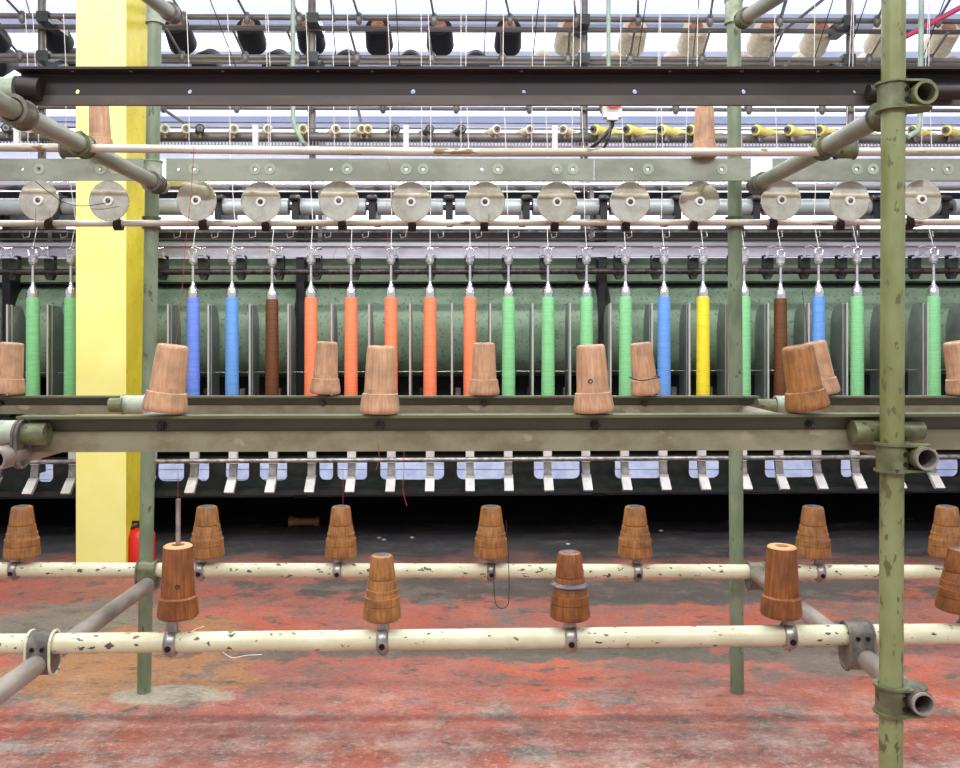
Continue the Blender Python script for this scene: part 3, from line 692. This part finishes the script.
# rails above the spindles
mbox(-320, 1300, 246, 257, 5.60, 5.64, 'thread_rail', 'mgrey'); mbox(-320, 1300, 242.5, 246, 5.57, 5.64, 'thread_rail_lip', 'mgrey')
mbox(-320, 1300, 229, 241, 5.62, 5.75, 'guide_beam', 'black'); mtube(-320, 1300, 231.5, 5.5, 1.1, 'guide_rod', 'steel', n=8); mtube(-320, 1300, 239, 5.55, .9, 'guide_rod', 'tube', n=8)
mtube(-320, 1300, 271.5, 5.5, 3.1, 'spindle_shaft', 'bolt')
mtube(-320, 1300, 185, 5.65, 6, 'chrome_roller', 'chrome', n=24); mbox(-320, 1300, 192, 199, 5.75, 5.9, 'roller_beam', 'black')
mtube(-320, 1300, 224, 5.9, 1.6, 'guide_rod', 'tube', n=8)
br = [-22, 56, 130, 218, 295, 372, 449, 526.5, 604, 678, 757, 797, 877, 946, 1024]
for i, p in enumerate(br):
    if p == 797: continue
    o = mbox(p-3.5, p+3.5, 194, 219, 5.36, 5.75, 'roller_bracket', 'black')
    mtube(p-5, p+5, 198, 5.34, 2.5, 'bracket_clip', 'bolt', o, 10)
    nx = br[i+1] if i+1 < len(br) else None
    if nx:
        if nx == 797: nx = br[i+2]
        mtube(p+6, nx-6, 207, 5.42, 8.2, 'feed_roller', 'roller', n=24); mtube(p-2, p+12, 207.5, 5.42, 3, 'roller_shaft', 'bolt', n=12); mtube(nx-12, nx+2, 207.5, 5.42, 3, 'roller_shaft', 'bolt', n=12)
# wire hooks on the guide rod
for i, x in enumerate([30+37.6*j for j in range(26)]):
    p = at(x, 231, 5.45); MB().path([p, p+Vector((.0, -.01, -.035)), p+Vector((-.03, -.02, -.045)), p+Vector((-.035, -.02, -.02))], .0035, 6).build('thread_hook', 'steel', mach)
# cast frame towers
for p in (42, 312, 584, 850):
    mtube(p, p, -20, 5.85, 3.9, 'tower', 'tube', y2=250, n=14)
    for y in (18, 57, 137): 
        o = mbox(p-6, p+6, y-5, y+5, 5.66, 5.95, 'tower_joint', 'blackpaint')
    mbox(p+6, p+10, 190, 250, 5.6, 5.8, 'tower_plate', 'tube')
for p, y1 in ((293, 122), (608, 68), (922, 68), (610, 100)): pass
MB().path([at(293, -15, 5.3), at(293, 120, 5.3), at(295, 128, 5.3), at(303, 143, 5.3), at(309, 150, 5.35)], 2.3*km, 12).build('conduit', 'palegreen', mach)
MB().path([at(608.5, -15, 5.3), at(608.5, 106, 5.3)], 2.2*km, 12).build('conduit', 'palegreen', mach)
MB().path([at(921.5, -15, 5.3), at(920, 122, 5.3), at(918, 130, 5.3), at(908, 136, 5.3)], 2.6*km, 12).build('conduit', 'palegreen', mach)
# creel tubes
for y, Z, r, nm in ((17.8, 5.7, 2.7, 'creel_tube'), (28.5, 5.8, 2.5, 'creel_tube'), (57.5, 5.7, 2.6, 'creel_tube'), (62.3, 5.9, 2.2, 'creel_tube'), (108, 5.8, 2.0, 'creel_tube'), (137, 5.6, 5.0, 'creel_tube'), (122.5, 5.9, .7, 'creel_wire'), (128, 5.7, 1.0, 'creel_wire')):
    mtube(-320, 1300, y, Z, r, nm, 'tube', y2=y+1.5)
for i in range(27):
    x = 17+36.6*i
    kn = MB().lathe(at(x, 104, 5.75), -UZ, [(0, .012), (.01, .022), (.04, .022), (.06, .012), (.065, .002)], 12)
    if i % 2 == 0: kn.build('creel_knob', 'tube', mach)
# comb of needles: many fine teeth on one bar
mb = MB(); mb.hexa(-320, 1300, 145.5, 148, 5.55, 5.6)
for i in range(300):
    p = at(-20+i*3.36, 146, 5.55); mb.box((p.x-.0035, p.y, p.z), (p.x+.0035, p.y+.006, p.z+.028))
mb.build('needle_comb', 'tube', mach)
for x in (16, 255, 406, 555): mbox(x-2.6, x+2.6, 125, 148, 5.3, 5.33, 'white_post', 'white')
# arms with knobs that carry the cones
armx = [20, 98, 182, 245, 297, 357, 432, 502, 568, 630, 702, 772, 869, 930]
for i, x in enumerate(armx):
    k = .92 if x < CX else .92
    a = at(x, 57, 5.68); b = at(x+(CX-x)*-.045-3, 30, 5.5)
    mb = MB().tube(a, b, .008, n=8); mb.lathe(a+UZ*.03, -UZ, [(0, .012), (.015, .022), (.05, .024), (.07, .016), (.08, .004)], 12); mb.build('cone_arm', 'tube', mach)
    a = at(x+(2 if x < CX else 8), 18, 5.65); b = at(x+(CX-x)*-.06-2, -14, 5.4)
    mb = MB().tube(a, b, .008, n=8); mb.lathe(a+UZ*.03, -UZ, [(0, .012), (.015, .022), (.05, .024), (.07, .016), (.08, .004)], 12); mb.build('cone_arm', 'tube', mach)
for (a, b) in (((160, 108), (190, 128)), ((744, 108), (790, 60)), ((770, 40), (830, -8)), ((330, -10), (334, 22)), ((358, 108), (362, 128))):
    MB().tube(at(a[0], a[1], 5.75), at(b[0], b[1], 5.65), .010, n=8).build('brace', 'tube', mach)
MB().tube(at(905, 35, 5.6), at(975, -3, 5.4), .017, n=12).build('brace', 'magenta', mach)['label'] = 'magenta slanting pipe'

# descriptions of the spindles; everything near them is described by them
SP = [(33, 'green', 'green yarn spindle at the far left edge'), (71, 'green', 'green yarn spindle touching the left side of the yellow pillar'),
      (193, 'royal', 'violet-blue yarn spindle next to the rear left post'), (232, 'blue', 'blue yarn spindle left of the first brown one'),
      (272, 'brown', 'brown yarn spindle left of the orange ones'), (311, 'orange', 'leftmost of the orange yarn spindles'), (351, 'orange', 'second orange yarn spindle from the left'),
      (391, 'orange', 'middle one of the orange yarn spindles'), (430, 'orange', 'fourth orange yarn spindle from the left'), (470, 'orange', 'rightmost of the orange yarn spindles'),
      (508.5, 'green', 'green yarn spindle right beside the last orange one'), (548, 'green', 'second green yarn spindle right of the orange ones'), (586.5, 'green', 'green yarn spindle behind the bobbin with an eyelet'),
      (625.5, 'green', 'green yarn spindle left of the blue and yellow pair'), (664, 'blue', 'blue yarn spindle left of the yellow one'), (703, 'yellow', 'only yellow yarn spindle'),
      (744, 'green', 'green yarn spindle half behind the rear right post'), (780.5, 'brown', 'brown yarn spindle right of the rear right post'), (818.5, 'blue', 'blue yarn spindle behind the leaning bobbin'),
      (857, 'green', 'green yarn spindle left of the front post'), (933.5, 'green', 'green yarn spindle right of the front post')]
SHORT = ['far left green spindle', 'green spindle by the pillar', 'violet-blue spindle', 'left light blue spindle', 'left brown spindle', 'leftmost orange spindle', 'second orange spindle', 'middle orange spindle', 'fourth orange spindle', 'rightmost orange spindle', 'green spindle beside the last orange one', 'second green spindle after the orange ones', 'green spindle behind the eyeleted bobbin', 'green spindle left of the blue one', 'blue spindle left of the yellow one', 'yellow spindle', 'green spindle behind the rear right post', 'right brown spindle', 'rightmost blue spindle', 'green spindle left of the front post', 'green spindle right of the front post']
def make_spindle():
    t = thing('yarn_spindle', '', 'spindle'); k = km
    zt = 0  # origin: top of the yarn
    MB().lathe((0, 0, -105*k), UZ, [(0, 6.2*k), (2*k, 6.7*k), (103*k, 6.3*k), (105*k, 5.7*k)], 24).build('yarn', Y['green'], t)
    MB().lathe((0, 0, 0), UZ, [(-.5*k, 5.2*k), (2*k, 5.4*k), (6*k, 5.6*k), (8.5*k, 4.6*k), (11.5*k, 2.4*k), (14*k, 1.7*k), (16*k, 1.6*k), (33*k, 1.35*k)], 20).build('nose', 'chrome', t)
    o = MB().lathe((0, 0, 32*k), UZ, [(0, 2*k), (1.2*k, 3.2*k), (3*k, 3.2*k), (3*k, 4.3*k), (9.5*k, 4.3*k), (10*k, 3.4*k)], 14).build('cap', 'pewter', t)
    MB().path([(-3*k, -.01, 41*k), (-4*k, -.01, 47*k), (0, -.015, 49*k), (4*k, -.01, 47*k), (3*k, -.01, 41*k)], .7*k, 6).build('clip', 'chrome', o)
    MB().tube((0, 0, -105*k), (0, 0, -125*k), 2.2*k, n=12).build('spindle_foot', 'lever', t)
    return t
sp = make_spindle()
for i, (x, cname, lab) in enumerate(SP):
    o = sp if i == 0 else copy_tree(sp)
    o.location = at(x, 297+(2 if 250 < x < 300 or x == 780.5 else 0), ZM); o['label'] = lab+' on the machine'; o['group'] = 'yarn spindles along the machine'
    for c in o.children:
        if c.name.startswith('yarn'): c.material_slots[0].link = 'OBJECT'; c.material_slots[0].material = Y[cname]
# holders, levers, plates (parts of the machine); one for every spindle position
xs = [-4.5]+[s[0] for s in SP[:2]]+[109, 150]+[s[0] for s in SP[2:20]]+[896, 933.5, 972]
for x in xs:
    if 80 < x < 145: continue
    P0 = at(x, 0, ZM); X = P0.x; k = km; dy = P0.y-ZM
    V = lambda a, y, z: Vector((X+a, y+dy, z))
    zz = lambda py, Z=ZM: at(x, py, ZM).z+0*Z
    # bracket behind the cap, set back
    z = zz(262); w_ = 5*k; y = 5.50
    poly = [V(-w_, y, z+10*k), V(w_, y, z+10*k), V(w_, y, z-9*k), V(w_*.5, y, z-15*k), V(-w_*.5, y, z-15*k), V(-w_, y, z-9*k)]
    o = MB().prism(poly, (0, .05, 0)).build('cap_bracket', 'blackpaint', mach)
    MB().tube(V(0, y-.012, z-8*k), V(0, y+.01, z-8*k), 2.6*k, n=12).build('bracket_screw', 'bolt', o)
    z = zz(252); mb = MB(); y = 5.42
    mb.box(V(-5*k, y, z-4*k), V(5*k, y+.12, z-2*k)); mb.box(V(-6*k, y, z-4*k), V(-4.6*k, y+.03, z+3*k)); mb.box(V(4.6*k, y, z-4*k), V(6*k, y+.03, z+3*k))
    mb.build('cap_clip', 'chrome', o)
    MB().path([V(-7*k, y-.02, z+6*k), V(-2*k, y-.03, z+7.5*k), V(2*k, y-.03, z+5*k), V(8*k, y-.02, z+6*k)], .9*k, 6).build('thread_finger', 'chrome', o)
    # brake lever hanging below
    zt = zz(440); z1 = zz(463); z2 = zz(477); z3 = zz(489.5); w2 = 4.2*k
    o = MB().prism([V(-w2, 5.32, z1), V(w2, 5.32, z1), V(w2, 5.32, zt), V(-w2, 5.32, zt)], (0, .03, 0)).build('brake_lever', 'white', mach)
    w2 = 3.8*k
    MB().prism([V(-w2, 5.325, z1), V(-w2, 5.35, z1), V(-w2, 5.33, z2), V(-w2, 5.305, z2)], (2*w2, 0, 0)).build('lever_shank', 'lever', o)
    w2 = 4.5*k
    MB().prism([V(-w2, 5.335, z2+.012), V(-w2, 5.30, z2+.005), V(-w2, 5.215, z3+.006), V(-w2, 5.24, z3-.006)], (2*w2, 0, 0)).build('lever_pedal', 'white', o)
# separator plates standing between the spindles
pl = [12, 52, 171, 211, 252, 290, 333, 370, 410.5, 452, 490, 532, 569, 609, 650, 687, 726, 765, 805, 843, 884, 923, 962]
for p in pl:
    P0 = at(p+(p-CX)*.010, 304.5, ZM); X = P0.x; dy = P0.y-ZM; zt = P0.z; zb = at(p, 410, ZM).z; yb = 5.30+dy; ye = 5.53+dy
    poly = [Vector((X, yb, zb)), Vector((X, yb, zt)), Vector((X, ye-.10, zt))]+[Vector((X, ye-.10+.10*math.sin(t), zt-.16+.16*math.cos(t))) for t in [PI/2*i/6 for i in range(1, 7)]]+[Vector((X, ye, zb))]
    o = MB().prism([q-UX*.004 for q in poly], (.008, 0, 0)).build('separator', 'plate', mach)
    MB().tube((X, yb-.004, zb), (X, yb-.004, zt+.006), .0065, n=10).build('separator_rod', 'plate_edge', o)
    MB().tube((X, yb+.045, zb), (X, yb+.045, zt+.004), .0075, n=10).build('separator_rod', 'plate_edge', o)
mtube(-320, 1300, 371.5, 5.42, .5, 'stay_wire', 'steel', n=6)
# dark works below the drum
for i in range(28):
    x = -10+36*i; mbox(x-2.5, x+2.5, 388, 420, 5.6, 5.66, 'bolster', 'lever' if i % 3 else 'bolt')
# pale duct behind the machine, added to brighten the sill openings
du = thing('bright_backing', 'added pale blue louvred duct low behind the machine, seen through its sill openings', 'backing', (0, 7.6, .2))
mb = MB(); rot = Matrix.Rotation(math.radians(0), 3, 'X')
for j in range(9):
    z = -.02+j*.075; mb.prism([Vector((-7, 7.3+z*.9, z+.03)), Vector((-7, 7.36+z*.9, z+.10)), Vector((-7, 7.40+z*.9, z+.10)), Vector((-7, 7.40+z*.9, z+.03))], (14, 0, 0))
mb.build('louvres', 'backing', du)
MB().box((-7, 8.05, .0), (7, 8.4, .66)).build('casing', 'backing', du)

# ------------------------------------------------------------------ cones, reels, box
def make_cone(m):
    t = thing('yarn_cone', '', 'cone'); k = 1.0
    MB().lathe((0, 0, 0), UZ, [(0, .055), (-.0, .078), (-.012, .086), (-.25, .097), (-.275, .092), (-.29, .07), (-.292, .03)], 28).build('yarn', m, t)
    MB().lathe((0, 0, 0), UZ, [(-.005, .05), (.012, .046), (.03, .042), (.032, .03)], 20).build('cone_tip', 'conetip', t)
    return t
cd_ = make_cone('conedark'); cc_ = make_cone('conecream')
rowA = [(-6, 0, 'at the left picture edge'), (57, 0, 'left of the yellow pillar'), (181, 0, 'right of the rear left post'), (252, 0, 'left of the first grey tower'), (311, 0, 'behind the first grey tower'),
        (379, 0, 'right of the first grey tower'), (440, 0, 'near the middle of the top row'), (508, 0, 'last before the cream cones begin'),
        (568, 1, 'first after the black cones'), (632, 1, 'just right of the second grey tower'), (692, 1, 'above the orange wooden bobbin'), (762, 1, 'just right of the rear right post'), (815, 1, 'left of the third grey tower'),
        (880, 1, 'behind the front green post'), (940, 1, 'at the right picture edge')]
for x, c, lab in rowA:
    p = cc_ if c else cd_; o = p if not p.get('label') else copy_tree(p)
    o.location = at(x-(x-CX)*-.018, 26.5, 5.93); o['label'] = ('cream' if c else 'black')+' yarn cone in the upper row, '+lab; o['group'] = 'yarn cones in the upper creel row'
    o.rotation_euler = (math.radians(63), 0, 0); o.scale = (.98, .98, .68)
rowB = [(8, 0, 'at the left picture edge'), (78, 0, 'left of the yellow pillar'), (212, 0, 'right of the rear left post'), (280, 0, 'left of the first grey tower'), (348, 0, 'right of the first grey tower'), (411, 0, 'second right of the first grey tower'), (476, 0, 'last before the cream cones'),
        (541, 1, 'first after the black cones'), (611, 1, 'right of the second grey tower'), (672, 1, 'above the orange wooden bobbin'), (735, 1, 'behind the rear right post'), (800, 1, 'left of the third grey tower'), (865, 1, 'left of the front green post'), (935, 1, 'right of the front green post')]
for x, c, lab in rowB:
    p = cc_ if c else cd_; o = copy_tree(p)
    o.location = at(x, 61, 6.35); o['label'] = ('cream' if c else 'black')+' yarn cone low in the creel, '+lab; o['group'] = 'yarn cones in the lower creel row'
    o.rotation_euler = (math.radians(-62), 0, 0); o.scale = (.95, .95, .8)
for (a, b) in (((22, -12), (31, 20)), ((100, -12), (120, 30)), ((205, -12), (250, 104)), ((330, -12), (336, 60)), ((395, -12), (402, 104)), ((487, -12), (484, 60)), ((540, -12), (528, 104)), ((648, -12), (637, 60)), ((700, -12), (688, 104)), ((790, -12), (770, 60)), ((836, -12), (800, 104)), ((870, -12), (846, 60)), ((948, -12), (905, 104))):
    MB().tube(at(a[0], a[1], 5.6), at(b[0], b[1], 5.75), .0035, n=6).build('cord', 'darkthread', mach)
def make_reel(m):
    t = thing('thread_reel', '', 'reel'); k = km
    MB().lathe((0, 0, 0), UY, [(0, 3.6*k), (.004, 4.9*k), (.012, 4.9*k), (.012, 4.0*k), (.16, 5.4*k), (.17, 5.4*k)], 18).build('yarn', m, t)
    o = MB().hollow((0, -.006, 0), (0, .006, 0), 3.2*k, 1.4*k, 16).build('hub', 'tube', t); MB().tube((0, -.012, 0), (0, .0, 0), 1.5*k, n=10).build('pin', 'bolt', o)
    MB().tube((0, .03, -4*k), (0, .03, -9*k), 1.8*k, n=10).build('stand', 'tube', t)
    return t
rc = make_reel('conecream'); rd = make_reel('blackpaint'); ry = make_reel('yarnyellow')
rl = [(6, 'd'), (28, 'c'), (52, 'd'), (165, 'c'), (186, 'c'), (200, 'd'), (234, 'c'), (268, 'c'), (303, 'y'), (336, 'c'), (362, 'c'), (368, 'y'), (396, 'd'), (430, 'd'), (462, 'd'), (497, 'c'), (530, 'c'), (563, 'c'), (594, 'y'), (627, 'y'), (661, 'y'), (690, 'y'),
      (755, 'y'), (788, 'y'), (819, 'y'), (851, 'y'), (912, 'y'), (946, 'y')]
CN = {'c': 'cream', 'd': 'dark', 'y': 'yellow'}
cnt = {}
for x, c in rl:
    p = {'c': rc, 'd': rd, 'y': ry}[c]; o = p if not p.get('label') else copy_tree(p)
    q = min(range(len(SP)), key=lambda q: abs(SP[q][0]-x)); side = 'left of ' if x < SP[q][0] else 'right of '
    lab = 'small %s thread reel above and %sthe %s' % (CN[c], side, SHORT[q])
    if x == 165: lab = 'small cream thread reel nearest the rear left post'
    if x in (362, 368): lab = 'small %s thread reel of the touching pair above the orange spindles' % CN[c]
    o.location = at(x, 129, 5.5); o['label'] = lab; o['group'] = 'small thread reels on the machine top'; o.rotation_euler = (0, 0, math.radians(-28 if x > 560 else 18))
    if c == 'y' and x > 560: o.scale = (1.15, 2.1, 1.15); o.rotation_euler = (0, 0, math.radians(-48))
bx = thing('switch_box', 'small cream pendant switch box with red face on the green conduit', 'switch box', at(612, 120, 5.2))
mb = MB(); a = at(603.5, 116.5, 5.2); b = at(622, 103, 5.2); mb.box(a, (b.x, 5.28, b.z)); a2 = at(607, 119.5, 5.2); b2 = at(618, 116.5, 5.2); mb.box((a2.x, 5.21, a2.z), (b2.x, 5.27, b2.z)); mb.build('casing', 'white', bx)
a = at(607, 108, 5.2); b = at(620, 103.5, 5.2); MB().box((a.x, 5.192, a.z), (b.x, 5.2, b.z)).build('red_face', 'red', bx)
MB().path([at(613, 119, 5.24), at(612, 126, 5.24), at(606, 134, 5.24), at(598, 142, 5.26), at(591, 148, 5.3)], .012, 8).build('cable', 'blackpaint', bx)
MB().path([at(611, 122, 5.22), at(610, 132, 5.22), at(608, 140, 5.22), at(604, 148, 5.25)], .009, 8).build('cable', 'bolt', bx)

# ------------------------------------------------------------------ threads
gw = 'white yarn threads running down to the spindles'
for i, (x, cname, lab) in enumerate(SP):
    k = (x-CX)/480; dx = -2+ (6*k if k < 0 else 0)
    off = random.uniform(-1.5, 1.5)
    pts = [at(x+dx-2+off, -18, 5.0), at(x+dx+off-(3 if k > 0 else -2), 70, 5.15), at(x+dx+off+(0 if k > 0 else 2), 150, 5.25), at(x-6*abs(k)*(1 if k > 0 else -1), 222, 5.3), at(x, 247, ZM-.02)]
    o = MB().path(pts, .0022, 5).build('yarn_thread', 'whitethread', origin=pts[-1]); tag(o, 'white thread running down to the '+SHORT[i], 'thread', gw)
gw2 = 'white threads hanging between the creel towers'
for i, (x, lab) in enumerate(((31, 'left of the yellow pillar'), (265, 'left of the green conduit'), (332, 'right of the first grey tower'), (421, 'above the middle orange spindles'), (461, 'at the middle of the picture'), (533, 'above the second green spindle'), (574, 'left of the second grey tower'),
                              (660, 'right of the switch box'), (690, 'left of the orange wooden bobbin'), (853, 'at the third grey tower'), (930, 'right of the front post'))):
    k = (x-CX)/480; pts = [at(x, -18, 5.05), at(x-5*k, 70, 5.15), at(x-9*k, 149, 5.3)]
    tag(MB().path(pts, .0020, 5).build('yarn_thread', 'whitethread', origin=pts[0]), 'white thread ending on the machine top, '+lab, 'thread', gw2)
def T(n, pts, Z, m, lab, r=.0007): wire('loose_thread', [at(x, y, Z) for x, y in pts], r, m, lab, 'thread')
T(0, [(194, 145), (192, 180), (190, 205), (186, 240), (182, 290), (178, 330), (175, 345)], 2.3, 'redthread', 'red thread falling onto the bobbin leaning before the rear left post')
T(0, [(387, -25), (387, 58)], 5.66, 'redthread', 'red thread high above the middle orange spindle')
T(0, [(386, 158), (392, 178), (387, 200), (388, 244)], 2.9, 'redthread', 'red thread over the flat bar above the middle orange spindle')
T(0, [(212, -25), (210, 30), (208, 58)], 5.69, 'redthread', 'red thread right of the rear left post at the top')
T(0, [(337, 246), (332, 265), (329, 300), (327, 325)], 5.0, 'redthread', 'red thread hanging left of the second orange spindle')
T(0, [(404, 452), (404, 470), (403, 490), (407, 506)], 1.97, 'redthread', 'red thread dangling from the front rail above the floor')
T(0, [(378, 443), (379, 458), (376, 470)], 1.97, 'redthread', 'short red thread stuck to the front rail near the upright bobbin')
T(0, [(343, 470), (343, 504)], 2.95, 'redthread', 'red thread rising from the third bobbin of the rear pipe')
T(0, [(178, 470), (178, 499)], 2.15, 'redthread', 'red thread rising from the pale rod in the bobbin')
T(0, [(489, 214), (489, 280), (488, 342)], 2.99, 'darkthread', 'dark thread falling onto the rear rail bobbin beside the last orange spindle')
T(0, [(802, 290), (806, 320), (808, 343)], 2.3, 'darkthread', 'dark thread above the bobbin leaning left')
T(0, [(36, 208), (35, 232), (34, 250)], 2.95, 'darkthread', 'dark thread below the leftmost disc')
T(0, [(912, -10), (880, 60), (850, 108)], 5.3, 'darkthread', 'dark slanting cord behind the front post at the top')
wire('floor_thread', [at(225, 656, 3.0)-UZ*0, at(232, 659, 3.0), at(245, 656, 3.0), at(258, 655, 3.0)], .0015, 'whitethread', 'curled white thread end under the front cream pipe', 'thread')
for o_ in [o for o in bpy.data.objects if o.name == 'floor_thread']:
    bpy.data.objects.remove(o_)
def onfloor(px, py): return at(px, py, F*H/(py-CY))+UZ*.002
wire('floor_thread', [onfloor(222, 652), onfloor(232, 658), onfloor(246, 656), onfloor(262, 655)], .0014, 'whitethread', 'curled white thread lying on the red floor below the front cream pipe', 'thread')
wire('floor_thread', [onfloor(190, 633), onfloor(197, 629), onfloor(204, 627)], .0012, 'whitethread', 'short white thread on the floor beside the tall bobbin with the rod', 'thread')
# lint on the dark floor
for i, (x, y) in enumerate(((379, 538), (384, 540), (568, 546), (412, 538), (661, 533), (740, 527))):
    c = onfloor(x, y); tag(MB().lathe(c, UZ, [(0, .012), (.006, .015), (.010, .004)], 7).build('lint_tuft', 'white', origin=c), 'small white scrap of lint on the dark floor, '+('left of a touching pair', 'right of a touching pair', 'behind the ringed bobbin', 'alone right of the pair', 'right of the fifth rear bobbin', 'beside the rear right post')[i], 'lint', 'lint scraps on the dark floor')
# fire extinguisher by the pillar
c = onfloor(141, 561); c.z = 0; fe = thing('fire_extinguisher', 'red fire extinguisher on the floor behind the rear left post, beside the pillar', 'fire extinguisher', c)
kk = c.y/F
MB().lathe(c, UZ, [(0, 12*kk), (1*kk, 14*kk), (26*kk, 14*kk), (31*kk, 11*kk), (34*kk, 5*kk)], 28).build('cylinder', 'red', fe)
o = MB().lathe(c+UZ*33*kk, UZ, [(0, 4*kk), (5*kk, 3*kk), (7*kk, 2*kk)], 14).build('valve', 'black', fe)
MB().box(c+Vector((-9*kk, -.01, 38*kk)), c+Vector((3*kk, .01, 40*kk))).build('handle', 'black', o)
MB().path([c+UZ*37*kk, c+Vector((-11*kk, -.03, 33*kk)), c+Vector((-15*kk, -.05, 18*kk)), c+Vector((-14*kk, -.05, 6*kk))], 1.6*kk, 8).build('hose', 'black', fe)
# wooden spool lying in the dark
c = onfloor(304, 526); c.z = 5*c.y/F
mb = MB(); k = c.y/F; mb.lathe(c-UX*15*k, UX, [(0, 3*k), (0, 5*k), (4*k, 5*k), (6*k, 4*k), (24*k, 3.8*k), (26*k, 5*k), (30*k, 5*k)], 20)
tag(mb.build('fallen_bobbin', 'wood', origin=c), 'wooden bobbin lying on the dark floor under the machine', 'bobbin')
